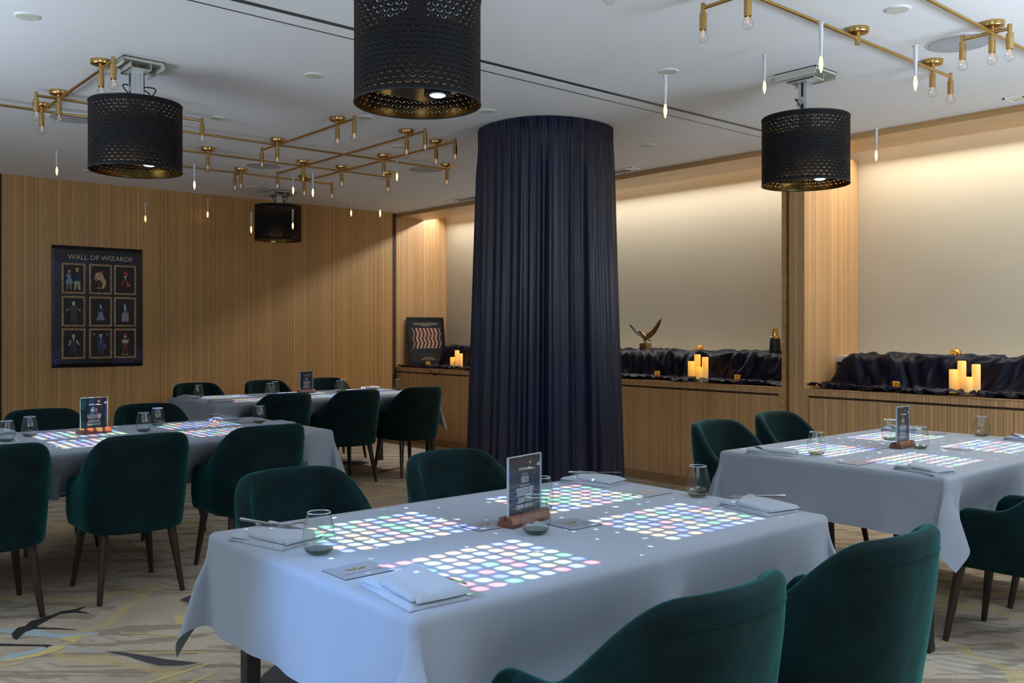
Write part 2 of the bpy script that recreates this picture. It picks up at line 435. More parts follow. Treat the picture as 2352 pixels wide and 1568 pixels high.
# ------------------------------------------------------------------ room shell
fl = MB(); fl.poly([(-4, -4, 0), (8, -4, 0), (8, AY+.2, 0), (-4, AY+.2, 0)])
shapes = [
 (1, [(.958,4.526),(.998,4.6),(1.032,4.607),(1.067,4.665),(1.11,4.679),(1.162,4.701),(1.217,4.735),(1.275,4.726),(1.337,4.743),(1.283,4.691),(1.318,4.599),(1.26,4.67),(1.201,4.694),(1.148,4.647),(1.081,4.577),(1.067,4.552),(1.131,4.485),(1.205,4.384),(1.126,4.465),(1.054,4.534),(1.012,4.515),(.978,4.462),(.957,4.423),(.95,4.463)]),
 (1, [(.883,4.427),(.967,4.34),(1.044,4.266),(1.062,4.243),(1.038,4.242),(1.029,4.228),(1.026,4.259),(.876,4.395)]),
 (2, [(1.206,4.023),(1.25,3.974),(1.303,3.887),(1.367,3.76),(1.452,3.637),(1.383,3.658),(1.322,3.71),(1.292,3.776),(1.255,3.907)]),
 (2, [(1.719,4.545),(1.766,4.58),(1.84,4.61),(1.88,4.737),(1.916,4.781),(1.98,4.712),(1.94,4.5),(1.819,4.371),(1.742,4.447)]),
 (2, [(1.508,3.251),(1.599,3.35),(1.673,3.408),(1.685,3.35),(1.695,3.15),(1.654,3.074)]),
 (3, [(.822,4.123),(.922,4.114),(.918,4.098),(.856,4.103),(.819,4.106)]),
 (3, [(.834,4.184),(.968,4.186),(1.057,4.236),(1.101,4.199),(1.066,4.165),(.983,4.142),(.91,4.15),(.832,4.174)]),
 (3, [(1.094,4.316),(1.146,4.329),(1.231,4.278),(1.175,4.274),(1.136,4.212),(1.124,4.267)]),
 (3, [(1.331,4.232),(1.44,4.122),(1.547,3.966),(1.541,3.949),(1.434,4.106),(1.326,4.217)]),
 (3, [(1.209,3.564),(1.329,3.582),(1.503,3.613),(1.495,3.594),(1.321,3.562),(1.223,3.545)]),
 (3, [(1.333,3.457),(1.463,3.489),(1.456,3.473),(1.343,3.442)]),
 (3, [(1.288,3.925),(1.532,3.737),(1.527,3.725),(1.284,3.913)]),
 (3, [(1.605,4.346),(1.667,4.239),(1.628,4.156),(1.566,4.172)]),
 (4, [(.837,4.198),(.888,4.255),(.955,4.239),(1.062,4.254),(1.097,4.224),(1.176,4.048),(1.163,4.039),(1.09,4.198),(.997,4.202),(.9,4.173)]),
 (4, [(.936,4.641),(1.057,4.524),(1.108,4.396),(1.26,4.3),(1.252,4.272),(1.094,4.339),(1.005,4.462),(.926,4.589)]),
 (1, [(4.727,8.238),(4.88,8.291),(4.992,8.219),(4.989,8.012),(4.866,7.963),(4.709,8.051)]),
 (1, [(4.427,8.201),(4.74,8.312),(4.731,8.271),(4.405,8.106)]),
 (2, [(4.746,7.482),(5.046,7.553),(5.008,7.496),(4.703,7.392)]),
]
zz = {4: .0008, 3: .0012, 2: .0016, 1: .002}
for mi, pts in shapes:
    # star-shaped fill is not guaranteed, so tessellate
    from mathutils.geometry import tessellate_polygon
    v3 = [Vector((x, y, zz[mi])) for x, y in pts]
    tr = tessellate_polygon([v3]); fl.add(v3, [tuple(t_) for t_ in tr], mi)
struct(fl.build('floor', ['carpet', 'c_black', 'c_char', 'c_yel', 'c_blue']))
struct(MB().box(-4, FX+.02, -4, AY+.25, CEIL, CEIL+.1).build('ceiling', 'ceiling'))
struct(MB().box(1.93, 6.235, AY, AY+.15, 0, CEIL).box(-4, 1.915, AY, AY+.15, 0, CEIL).build('wall_back', 'slat'))
struct(MB().box(6.235, FX, 9.56, 9.75, 0, CEIL).box(1.915, 1.93, AY+.02, AY+.15, 0, CEIL).build('trim_1', 'dark_gap'))
struct(MB().box(FX, BX+.05, 9.607, 9.75, 0, 3.05).build('wall_niche_end', 'slat_cab'))
struct(MB().box(BX, BX+.1, -4, 9.62, .8, 3.06).build('wall_right', 'panel'))
struct(MB().box(FX, BX+.1, -4, 9.62, 3.05, 3.1).build('cove_ceiling', 'ceiling'))
struct(MB().box(FX, 6.79, -4, 9.607, 2.768, 2.83).box(FX-.004, FX+.01, -4, 9.607, 2.800, 2.813).build('trim_2', 'plank', bevel=.002))
# pillar between the niches
struct(MB().box(FX, BX, 3.865, 4.003, 0, 2.768).build('trim_3', 'slat_cab', bevel=.002))
struct(MB().box(FX+.04, BX, 4.003, 4.036, 0, 2.768).build('trim_4', 'plinth'))
struct(MB().box(FX, BX, 4.036, 4.068, 0, 2.768).build('trim_5', 'plank'))
struct(MB().box(FX-.006, FX+.02, -4, 3.865, 0, .072).box(FX-.006, FX+.02, 4.068, 9.607, 0, .072).build('baseboard_right', 'plinth'))
struct(MB().box(6.80, BX, 4.068, 8.97, 1.10, 1.150).build('trim_6', 'sill', bevel=.003))
struct(MB().box(6.80, BX, -4, 3.865, 1.10, 1.150).build('trim_7', 'sill', bevel=.003))
# folding partition track in the ceiling
tk = MB()
tk.box(-4, FX, 3.825, 3.855, CEIL-.004, CEIL+.001, 1); tk.box(-4, FX, 3.855, 3.958, CEIL-.006, CEIL+.001, 0)
tk.box(-4, FX, 3.958, 3.975, CEIL-.005, CEIL+.001, 1); tk.box(-4, FX, 3.975, 4.01, CEIL-.004, CEIL+.001, 0)
struct(tk.build('trim_8', ['ceiling', 'dark_rail']))

# ------------------------------------------------------------------ cabinets
def cabinet(y0, y1, seams, label):
    t = empty('base_cabinet', (FX, (y0+y1)/2, 0), 0, label, 'cabinet')
    h = (y1-y0)/2; yc = (y0+y1)/2
    MB().box(.02, BX-FX, -h, h, .072, .895).build('body', 'slat_cab', t)
    MB().box(.012, .025, -h+.03, h-.03, .834, .850).build('shadow_groove', 'dark_gap', t)
    MB().box(-.0, .021, -h, h, .851, .895).build('top_rail', 'slat_cab', t, bevel=.001)
    ys = [y0+.03]+seams+[y1-.035]
    MB().box(0, .021, -h, -h+.027, .072, .851).build('end_stile', 'plank', t)
    MB().box(0, .021, h-.03, h, .072, .851).build('end_stile', 'plank', t)
    for a, b in zip(ys[:-1], ys[1:]):
        MB().box(.0, .020, a-yc+.0015, b-yc-.0015, .074, .834).build('door', 'slat_cab', t, bevel=.0015)
    return t
cabinet(4.068, 9.607, [4.73, 5.34, 6.3, 7.2, 8.1, 8.967], 'long slatted oak cabinet under the left niche, running behind the curtain column')
cabinet(-1.5, 3.865, [-.6, .4, 1.4, 2.35, 3.269], 'slatted oak cabinet under the right niche, behind the right-hand table')
# cabinet tops and the draped risers
def top_board(y0, y1, label):
    o = MB().box(FX-.004, BX, y0, y1, .895, .905).build('cabinet_top', 'plank', bevel=.001); return tag(o, label, 'worktop')
top_board(4.068, 9.607, 'oak top board of the long left cabinet, under the black drape')
top_board(-1.5, 3.865, 'oak top board of the right cabinet, under the black drape')

from mathutils import noise as mn
def crumple(y, v, seed):
    q = Vector((y*6.5+seed*3.1+.5*math.sin(v*1.6+y*3), v*.75+y*.8, seed))
    a = mn.noise(q); b = mn.noise(Vector((q.x*1.9+5, q.y*1.3+1, 2)))
    r1 = math.exp(-(a*5)**2); r2_ = math.exp(-(b*5)**2)
    return r1*.65+r2_*.35
def fnoise(y, s, seed):
    return (math.sin(y*s*1.0+seed)+.6*math.sin(y*s*2.17+seed*1.7+1)+.4*math.sin(y*s*4.3+seed*2.9))/2
def drape(y0, y1, seed, label, lend=0, rend=0):
    n = int((y1-y0)*110)
    prof = [(6.80, 1.158), (6.72, 1.160), (6.66, 1.156), (6.63, 1.148), (6.612, 1.12), (6.600, 1.07), (6.590, 1.01), (6.575, .955), (6.55, .925), (6.51, .917), (6.46, .917), (6.41, .918), (6.365, .917), (6.345, .914), (6.335, .905)]
    mb = MB(); m = 44
    def fn(u, v):
        y = y0+(y1-y0)*u
        s = v*(len(prof)-1); i = min(int(s), len(prof)-2); f = s-i
        x = prof[i][0]*(1-f)+prof[i+1][0]*f; z = prof[i][1]*(1-f)+prof[i+1][1]*f
        fold = fnoise(y+.30*v*math.sin(y*2.1+seed)+.04*math.sin(v*9+y*5), 10, seed)
        ridge = max(0, fold)**1.5
        sm = lambda a, b, q: max(0, min(1, (q-a)/(b-a)))**2*(3-2*max(0, min(1, (q-a)/(b-a))))
        mid = sm(.12, .35, v)*(1-sm(.55, .7, v)); topz = 1-sm(.2, .35, v); lowz = sm(.55, .72, v)
        sw = .5+.5*math.sin(y*2.3+seed*1.3)
        x -= mid*(.040*ridge*(.5+sw)+.040*crumple(y, v*3, seed))
        z += topz*(.030*crumple(y, v*5, seed+4)+.008*ridge)
        z += lowz*(.034*crumple(y*1.5, v*6, seed+9)+.006*ridge)
        x += lowz*.05*math.sin(PI*sm(.6, 1, v))*0 + sm(.8, 1, v)*(.045*max(-.25, fnoise(y, 5.5, seed+2)))
        e = sm(.7, 1, v)
        k = sm(8.91, 9.03, y)
        z = z*(1-k)+(.918+.03*crumple(y*1.5, v*6, seed))*k
        return (x, y, max(z, .912))
    mb.grid(fn, n, m)
    o = mb.build('satin_drape', 'drape', smooth=True, angle=80)
    return tag(o, label, 'drape')
# risers under the drapes
def riser(y0, y1, label):
    o = MB().box(6.66, 6.80, y0, y1, .905, 1.135).build('display_riser', 'black', bevel=.01)
    return tag(o, label, 'riser')
riser(4.12, 8.90, 'long black box riser hidden under the drape on the left cabinet')
riser(-1.2, 3.66, 'long black box riser hidden under the drape on the right cabinet')
drape(4.085, 9.10, 1.3, 'crumpled black satin cloth draped along the left niche')
# the right one slopes down to the cabinet top at its left end
def drape_right():
    prof_hi = 1.0
    n = 560; mb = MB()
    base = [(6.80, 1.158), (6.72, 1.160), (6.66, 1.156), (6.63, 1.148), (6.612, 1.12), (6.600, 1.07), (6.590, 1.01), (6.575, .955), (6.55, .925), (6.51, .917), (6.46, .917), (6.41, .918), (6.365, .917), (6.345, .914), (6.335, .905)]
    def fn(u, v):
        y = -1.2+(3.845+1.2)*u
        s = v*(len(base)-1); i = min(int(s), len(base)-2); f = s-i
        x = base[i][0]*(1-f)+base[i+1][0]*f; z = base[i][1]*(1-f)+base[i+1][1]*f
        c = lambda a, b, q: max(0, min(1, (q-a)/(b-a)))
        sm = lambda a, b, q: c(a, b, q)**2*(3-2*c(a, b, q))
        k = sm(3.665, 3.80, y+.03*fnoise(v*3, 4, 1))
        z = z*(1-k)+.918*k
        fold = fnoise(y+.34*v*math.sin(y*2.0+.4)+.04*math.sin(v*9+y*5), 8.5, 4.2); ridge = max(0, fold)**1.5
        mid = sm(.12, .35, v)*(1-sm(.55, .7, v))*(1-k); topz = 1-sm(.2, .35, v); lowz = max(sm(.55, .72, v), k)
        x -= mid*(.050*ridge+.042*crumple(y, v*3, 8.3))
        z += topz*(1-k)*(.030*crumple(y, v*5, 12.1)+.008*ridge)
        z += lowz*(.036*crumple(y*1.5, v*6, 21.)+.006*ridge)
        x += sm(.8, 1, v)*(.04*max(-.3, fnoise(y, 5, 3)))
        return (x, y, max(z, .912))
    mb.grid(fn, n, 44)
    return tag(mb.build('satin_drape', 'drape', smooth=True, angle=80), 'crumpled black satin cloth draped along the right niche', 'drape')
drape_right()
# tail of the cloth in the far left corner of the niche, spilling over the edge
def far_tail():
    mb = MB()
    def fn(u, v):
        y = 8.6+.93*u; x = 6.86-.54*v
        z = .915+.035*abs(math.sin(u*9+v*4))*math.sin(PI*min(1, v*1.2))*(.3+.7*abs(math.sin(u*17+1)))
        if v > .8:
            q = (v-.8)/.2
            hang = max(0, math.sin(u*PI*3.1+.2))*(.09 if u < .35 else .02)
            x = 6.34-.012*q; z = .935-hang*q-.02*q
        return (x, y, z)
    mb.grid(fn, 90, 30)
    return tag(mb.build('satin_drape', 'drape', smooth=True, angle=80), 'small dark cloth under the framed print, spilling over the cabinet edge', 'drape')
far_tail()

# ------------------------------------------------------------------ curtain round the column
def curtain():
    mb = MB(); n = 900; m = 46
    cx, cy, R = 4.528, 4.877, .470
    def fn(u, v):
        a = 2*PI*u
        ca, sa = math.cos(a), math.sin(a); p = 2.25
        k = (abs(ca)**p+abs(sa)**p)**(-1/p)
        d = 1-v
        r = R*k+.075*(d**1.3)
        f1 = math.sin(44*a+1.2*math.sin(5*a)+.5*math.sin(2.2*d+3*a))
        f2 = math.sin(27*a+2.1*math.sin(3*a)+.8*d)
        f3 = math.sin(97*a+2*math.sin(7*a))
        amp = min(1, d*9)
        big = .5+.5*math.sin(3*a+.7)
        r += amp*(.010+.024*d**.5)*(.40*f1+.60*f2*(.4+big)) + .0035*f3*(1-.5*amp)
        # gathered tape just under the ceiling
        if v > .965: r += .006*math.sin(130*a)
        z = .004+v*(CEIL-.01)
        return (cx+r*ca, cy+r*sa, z)
    mb.grid(fn, n, m, closeu=True)
    o = mb.build('column_curtain', 'curtain', smooth=True, angle=85)
    return tag(o, 'floor to ceiling dark navy satin curtain gathered round the column', 'curtain')
curtain()
col_ = MB().box(4.228, 4.828, 4.577, 5.177, 0, CEIL-.001).build('column', 'ceiling'); struct(col_)

# ------------------------------------------------------------------ tables and cloths
def sstep(a, b, q):
    q = max(0, min(1, (q-a)/(b-a))); return q*q*(3-2*q)
def table(x0, x1, y0, y1, label, ins=.055):
    t = empty('dining_table', ((x0+x1)/2, (y0+y1)/2, 0), 0, label, 'table', )
    hx, hy = (x1-x0)/2-.035, (y1-y0)/2-.035
    MB().box(-hx, hx, -hy, hy, .705, .738).build('tabletop', 'walnut', t, bevel=.003)
    MB().box(-hx+.28, hx-.28, -hy+.28, hy-.28, .655, .705).build('apron', 'black', t)
    for sx in (-1, 1):
        for sy in (-1, 1):
            cx, cy = sx*(hx-ins), sy*(hy-.075)
            lg = MB().box(cx-.0225, cx+.0225, cy-.0225, cy+.0225, .012, .705).build('leg', 'black', t, bevel=.004)
            MB().box(cx-.0245, cx+.0245, cy-.0245, cy+.0245, 0, .03).build('foot_cap', 'black', lg, bevel=.003)
    return t
chairs = [
 # x, y, rz, label, group
 (1.59, 4.94, 0, 'middle teal velvet armchair on the near side of the left table, its left arm visible', 'armchairs at the left table'),
 (.925, 4.94, 0, 'teal velvet armchair cut by the left edge of the photo', 'armchairs at the left table'),
 (2.255, 4.94, 0, 'teal velvet armchair at the right end of the near side of the left table', 'armchairs at the left table'),
 (1.555, 6.24, PI, 'far side armchair of the left table, mostly hidden, under the poster', 'armchairs at the left table'),
 (2.235, 6.24, PI, 'far side armchair of the left table, right of the menu stand and behind two glasses', 'armchairs at the left table'),
 (3.525, 7.21, 0, 'leftmost near side armchair of the farthest table, overlapping the chair before it', 'armchairs at the farthest table'),
 (4.205, 7.21, 0, 'middle near side armchair of the farthest table with legs in view', 'armchairs at the farthest table'),
 (4.885, 7.21, 0, 'right near side armchair of the farthest table, beside the cabinet', 'armchairs at the farthest table'),
 (3.49, 8.55, PI, 'far side armchair of the farthest table, left one, behind a single glass', 'armchairs at the farthest table'),
 (4.23, 8.57, PI, 'far side armchair of the farthest table, middle one, left of the menu stand', 'armchairs at the farthest table'),
 (4.95, 8.60, PI, 'far side armchair of the farthest table, right of the menu stand', 'armchairs at the farthest table'),
 (1.575, 2.80, PI, 'teal armchair behind the foreground table at its left, nearest its folded napkin', 'armchairs at the foreground table'),
 (2.32, 2.83, PI, 'teal armchair behind the foreground table, left of the curtain column', 'armchairs at the foreground table'),
 (1.555, 1.415, 0, 'nearest teal armchair, bottom centre, arm reaching left', 'armchairs at the foreground table'),
 (2.285, 1.415, 0, 'tall looking teal armchair at the bottom right, seen from behind', 'armchairs at the foreground table'),
 (4.275, 2.90, PI, 'teal armchair with open buttoned seat facing us, left of the right-hand table', 'armchairs at the right-hand table'),
 (5.02, 2.99, PI, 'teal armchair at the far side of the right-hand table, in front of the pillar', 'armchairs at the right-hand table'),
 (4.235, 1.54, 0, 'teal armchair at the right edge with its arm and dark legs showing', 'armchairs at the right-hand table'),
 (4.94, 1.54, 0, 'teal armchair barely showing at the right edge behind another chair', 'armchairs at the right-hand table'),
]
def tablecloth(x0, x1, y0, y1, drop, seed, label):
    mb = MB(); zt = .750; rho = .022; nr = 30; ns = 46; nc = 24
    per = []   # (edge point, kind, dir, u)
    for i in range(ns): per.append(((x0+(x1-x0)*i/ns, y0), (0, -1), None))
    def corner(cx, cy, dx, dy, a0):
        for i in range(nc):
            u = -1+2*i/(nc); yield ((cx, cy), None, (a0, u))
    seq = []
    cs = [((x1, y0), -PI/2), ((x1, y1), 0), ((x0, y1), PI/2), ((x0, y0), PI)]
    sides = [((x0, y0), (x1, y0), (0, -1)), ((x1, y0), (x1, y1), (1, 0)), ((x1, y1), (x0, y1), (0, 1)), ((x0, y1), (x0, y0), (-1, 0))]
    for (a, b, d), (c, a0) in zip(sides, cs):
        ln = math.hypot(b[0]-a[0], b[1]-a[1]); ux, uy = (b[0]-a[0])/ln, (b[1]-a[1])/ln
        for i in range(1, ns):
            w_ = rho+(ln-2*rho)*i/ns
            seq.append(('s', (a[0]+ux*w_, a[1]+uy*w_), d, i/ns))
        for i in range(nc+1): seq.append(('c', c, a0, -1+2*i/nc))
    N = len(seq); vs = []
    def side_pt(p, d, r, s, per_):
        # r is the length of cloth past the table edge
        arc = rho*PI/2
        if r < arc:
            a = r/rho; out = -rho+rho*math.sin(a); dz = rho-rho*math.cos(a)
        else:
            q = r-arc; out = q*.055; dz = rho+q
        h = max(0, r-arc)/drop
        w_ = h*h*(.012*math.sin(per_*7+seed)+.006*math.sin(per_*19+seed*2))
        out += w_
        return (p[0]+d[0]*out, p[1]+d[1]*out, zt-dz)
    for j in range(nr+1):
        for kind, p, d, s in seq:
            if kind == 's':
                r = drop*j/nr
                vs.append(side_pt(p, d, r, s, p[0]*1.3+p[1]*1.7))
            else:
                a0, u = d, s
                phi = (u+1)*PI/4                       # cloth angle within the corner square
                rm = drop/max(math.cos(phi), math.sin(phi)); r = rm*j/nr
                mid = a0+PI/4
                arc = rho*PI/2
                if r < arc:
                    a = r/rho; rad = rho*math.sin(a); dz = rho-rho*math.cos(a); q = 0; out = 0
                else:
                    rad = rho
                    q = r-arc; out = q*.055; dz = rho+q
                grow = min(1, q/.12) if q > 0 else 0
                fin = math.cos(PI*u/2)**.85 if abs(u) < 1 else 0
                L = .23*fin*grow; W = .22*math.sin(PI*u)*grow
                pd = (math.cos(mid), math.sin(mid)); pl = (-math.sin(mid), math.cos(mid))
                d0 = (math.cos(a0), math.sin(a0)); d1 = (math.cos(a0+PI/2), math.sin(a0+PI/2))
                t_ = (u+1)/2
                bl = rad*(math.cos(phi)), rad*(math.sin(phi))
                ox = -rho*(d0[0]+d1[0])+d0[0]*bl[0]+d1[0]*bl[1]+d0[0]*out*(1-t_)+d1[0]*out*t_
                oy = -rho*(d0[1]+d1[1])+d0[1]*bl[0]+d1[1]*bl[1]+d0[1]*out*(1-t_)+d1[1]*out*t_
                ox = ox+pd[0]*L*q+pl[0]*W*q; oy = oy+pd[1]*L*q+pl[1]*W*q
                cosf = math.sqrt(max(.1, 1-(.23*fin*grow)**2))
                vs.append((p[0]+ox, p[1]+oy, zt-(dz if q == 0 else rho+q*cosf)))
    fs = []
    for j in range(nr):
        for i in range(N):
            i2 = (i+1) % N; fs.append((j*N+i, (j+1)*N+i, (j+1)*N+i2, j*N+i2))
    # the tucked-in chairs push the hanging cloth inwards
    out_ = []
    for (x, y, z) in vs:
        if z < zt-.004:
            for cx, cy, rz, *_ in chairs:
                if not (x0-.1 < cx < x1+.1): continue
                sg = 1 if rz == 0 else -1
                ly = (y-cy)*sg; lx = abs(x-cx); lim = .222
                if 0 < (((y0+y1)/2-cy)*sg) < 1.2 and -.2 < ly < lim:
                    wx = 1-sstep(.268, .36, lx); wz = sstep(0, .25, zt-z)
                    y += sg*(lim-ly)*wx*wz
        out_.append((x, y, z))
    vs = out_
    mb.add(vs, fs)
    # top: a grid so that the cloth can carry slight creases
    ctr = len(mb.v)
    tp = [i for i, q_ in enumerate(seq) if q_[0] == 's' or q_[3] == -1]
    mb.f.append(tp); mb.mi.append(0)
    o = mb.build('tablecloth', 'linen', smooth=True, angle=70)
    return tag(o, label, 'tablecloth')

T1 = (1.085, 2.735, 1.575, 2.66); T2 = (3.775, 5.50, 1.655, 2.79); T3 = (.28, 2.80, 4.90, 6.03); T4 = (3.00, 5.22, 7.15, 8.24)
table(*T1, 'dark-legged dining table under the white cloth in the foreground')
table(*T2, 'dark-legged dining table under white cloth at the right, in front of the cabinet', .024)
table(*T3, 'long dining table under white cloth at the left, in front of the poster')
table(*T4, 'farthest long dining table under white cloth, near the back corner', .0)
tablecloth(*T1, .285, .3, 'large white tablecloth on the foreground table, lit blue on its near side')
tablecloth(*T2, .275, 1.7, 'white tablecloth on the right-hand table with a pointed hanging corner')
tablecloth(*T3, .275, 2.9, 'white tablecloth on the left table, behind the row of dark chairs')
tablecloth(*T4, .275, 4.1, 'white tablecloth on the farthest table by the slatted back wall')

# ------------------------------------------------------------------ chairs
def make_chair(label, group):
    t = empty('velvet_armchair', (0, 0, 0), 0, label, 'chair', group)
    # plan path of the shell: from the left front round the back to the right front
    path = []
    W, YF, YS, YB = .262, .205, -.075, -.325
    ns = 12
    for i in range(ns): path.append((-W, YF+(YS-YF)*i/ns, 0))
    na = 34; p = 2.45
    for i in range(na+1):
        a = PI-PI*i/na
        ca, sa = math.cos(a), math.sin(a)
        k = (abs(ca)**p+abs(sa)**p)**(-1/p)
        path.append((W*k*ca, YS-(YS-YB)*k*sa, 0))
    for i in range(1, ns+1): path.append((W, YS+(YF-YS)*i/ns, 0))
    n = len(path)
    Z0 = .345; TH = .052
    prof_n = 6
    mb = MB(); rows = []
    for i, (x, y, _) in enumerate(path):
        a = path[max(i-1, 0)]; b = path[min(i+1, n-1)]
        tx, ty = b[0]-a[0], b[1]-a[1]; l = math.hypot(tx, ty); nx, ny = -ty/l, tx/l     # points outwards or in
        if nx*x+ny*(y-.0) < 0: nx, ny = -nx, -ny
        back = 1-sstep(-.285, .02, y)
        top = .600+.240*back-.018*back*(abs(x)/W)**3
        fr = max(0, y-(YF-.085))/.085
        top -= (1-math.sqrt(max(0, 1-fr*fr)))*.11
        ring = []
        def P(off, z):
            k = (z-Z0)/(.83-Z0)
            sc_ = .925+.075*min(1, k*1.3)
            lean = -.035*k*back
            return ((x+nx*off)*sc_, (y+ny*off)*sc_+lean, z)
        r = TH/2
        ring.append(P(-.02, Z0-.004))
        ring.append(P(-.004, Z0)); ring.append(P(0, Z0+.02))
        for s in range(1, 8): ring.append(P(.003*math.sin(PI*s/8), Z0+.02+(top-r-Z0-.02)*s/8))
        for s in range(0, 9):
            an = PI*s/8; ring.append(P(-r+r*math.cos(an), top-r+r*math.sin(an)))
        for s in range(1, 7): ring.append(P(-TH-.004*math.sin(PI*s/7)*(1+back), top-r+(.40-(top-r))*s/7))
        ring.append(P(-TH, .38))
        rows.append(ring)
    m = len(rows[0]); vs = [v for r_ in rows for v in r_]
    fs = [(i*m+j, (i+1)*m+j, (i+1)*m+j+1, i*m+j+1) for i in range(n-1) for j in range(m-1)]
    fs.append(tuple(range(m))); fs.append(tuple(reversed(range((n-1)*m, n*m))))
    mb.add(vs, fs)
    mb.build('backrest', 'velvet', t, smooth=True, angle=75)
    # seat: rounded D-shaped cushion with a drum base
    sb = MB(); pts = []
    inner = [(x*(1-.050/W), y+.048*(1-sstep(-.3, -.05, y))) for x, y, _ in path if y < .2]
    front = [(.205, .235), (.17, .262), (.09, .275), (0, .279), (-.09, .275), (-.17, .262), (-.205, .235)]
    ol = inner+front; cx, cy = 0, .0
    def ringat(k, z): return [((x-cx)*k+cx, (y-cy)*k+cy, z) for x, y in ol]
    levels = [(.86, .338), (.93, .342), (.955, .36), (.965, .405), (.995, .425), (1.0, .445), (.985, .464), (.94, .474), (.80, .479), (.4, .481)]
    vs = []
    for k, z in levels: vs += ringat(k, z)
    q = len(ol); fs = []
    for j in range(len(levels)-1):
        for i in range(q):
            i2 = (i+1) % q; fs.append((j*q+i, j*q+i2, (j+1)*q+i2, (j+1)*q+i))
    fs.append(tuple(reversed(range(q)))); fs.append(tuple((len(levels)-1)*q+i for i in range(q)))
    sb.add(vs, fs); sb.build('seat', 'velvet', t, smooth=True, angle=60)
    # piping seam round the outer shell a little under the rim
    pp = []
    for (x, y, _) in path:
        back = 1-sstep(-.285, .02, y)
        if y < .17:
            z = .600+.240*back-.018*back*(abs(x)/W)**3-.058; k = (z-Z0)/(.83-Z0); s_ = .925+.075*min(1, k*1.3)
            l = math.hypot(x, y); pp.append((x*s_*1.004, y*s_*1.004-.035*k*back-.001, z))
    MB().tube(pp, .0013, 6).build('piping', 'velvet', t, smooth=True)
    # tufting button in the middle of the inner back
    MB().lathe([(.002, -.004), (.012, -.002), (.013, .003), (.002, .006)], 12).build('button', 'velvet', t, smooth=True)
    b_ = kids(t)[-1]
    for sx in (-1, 1):
        for sy, fy, ty in ((-1, -.232, -.175), (1, .235, .185)):
            MB().tube([(sx*.165, ty, .350), (sx*.205, fy, 0)], [.0235, .0125], 14).build('leg', 'walnut', t, smooth=True)
    for b_ in kids(t):
        if b_.name.startswith('button'):
            b_.location = (0, -.268, .64); b_.rotation_euler = (-PI/2, 0, 0)
    return t

proto = make_chair(chairs[0][3], chairs[0][4])
ch_all = [proto]+[copy_tree(proto) for _ in chairs[1:]]
for o, (x, y, rz, lab, grp) in zip(ch_all, chairs):
    o.location = (x, y, 0); o.rotation_euler = (0, 0, rz+rnd.uniform(-.012, .012)); tag(o, lab, 'chair', grp)

# ------------------------------------------------------------------ stemless glasses
ZT = .7505
def make_glass():
    t = empty('wine_glass', (0, 0, 0), 0, 'x', 'glass')
    MB().lathe([(.0200, .0035), (.0300, .007), (.0375, .016), (.0425, .028), (.0445, .040), (.0435, .054), (.0405, .070), (.0365, .087), (.0325, .105), (.0310, .112)], 36, capb=False, capt=False).build('bowl', 'glass', t, smooth=True, angle=80)
    MB().lathe([(.0005, 0.0), (.016, 0), (.026, .0012), (.0335, .0065), (.0385, .0145), (.0355, .0155), (.028, .0085), (.015, .0060), (.0005, .0055)], 36, capb=False, capt=False).build('base', 'glass_base', t, smooth=True, angle=80)
    MB().lathe([(.0303, .112), (.0312, .1132), (.0320, .112), (.0312, .1108), (.0303, .112)], 36, capb=False, capt=False).build('rim', 'acrylic_edge', t, smooth=True)
    return t
glasses = [
 (1.206, 2.195, 'stemless glass beside the napkin at the left end of the foreground table', 'stemless glasses on the foreground table'),
 (1.811, 1.992, 'stemless glass in front of the wooden menu base on the foreground table', 'stemless glasses on the foreground table'),
 (2.055, 2.235, 'stemless glass half hidden behind the foreground menu stand', 'stemless glasses on the foreground table'),
 (2.660, 2.055, 'stemless glass at the right end of the foreground table', 'stemless glasses on the foreground table'),
 (3.982, 2.368, 'stemless glass in front of the near left coloured tiles of the right-hand table', 'stemless glasses on the right-hand table'),
 (4.845, 2.435, 'stemless glass behind the menu stand of the right-hand table', 'stemless glasses on the right-hand table'),
 (4.606, 2.156, 'stemless glass just right of the menu stand on the right-hand table', 'stemless glasses on the right-hand table'),
 (5.42, 2.184, 'lone stemless glass near the far right end of the right-hand table', 'stemless glasses on the right-hand table'),
 (1.146, 5.527, 'stemless glass cut by the left edge of the photo', 'stemless glasses on the left table'),
 (1.303, 5.718, 'stemless glass on the left table, left of its menu stand', 'stemless glasses on the left table'),
 (1.881, 5.548, 'nearer and left one of the pair of glasses in the middle of the left table', 'stemless glasses on the left table'),
 (2.061, 5.824, 'farther and right one of the pair of glasses in the middle of the left table', 'stemless glasses on the left table'),
 (2.622, 5.558, 'stemless glass at the right end of the left table', 'stemless glasses on the left table'),
 (3.214, 8.05, 'stemless glass at the left end of the farthest table', 'stemless glasses on the farthest table'),
 (3.833, 7.90, 'nearer glass of the left pair on the farthest table', 'stemless glasses on the farthest table'),
 (4.00, 8.14, 'farther glass of the left pair on the farthest table', 'stemless glasses on the farthest table'),
 (4.548, 7.87, 'nearer glass of the right pair on the farthest table', 'stemless glasses on the farthest table'),
 (4.70, 8.05, 'farther glass of the right pair on the farthest table', 'stemless glasses on the farthest table'),
 (5.13, 7.72, 'stemless glass at the right end of the farthest table, before the cabinet', 'stemless glasses on the farthest table'),
]
g0 = make_glass()
for i, (x, y, lab, grp) in enumerate(glasses):
    o = g0 if i == 0 else copy_tree(g0)
    o.location = (x, y, ZT); tag(o, lab, 'glass', grp)

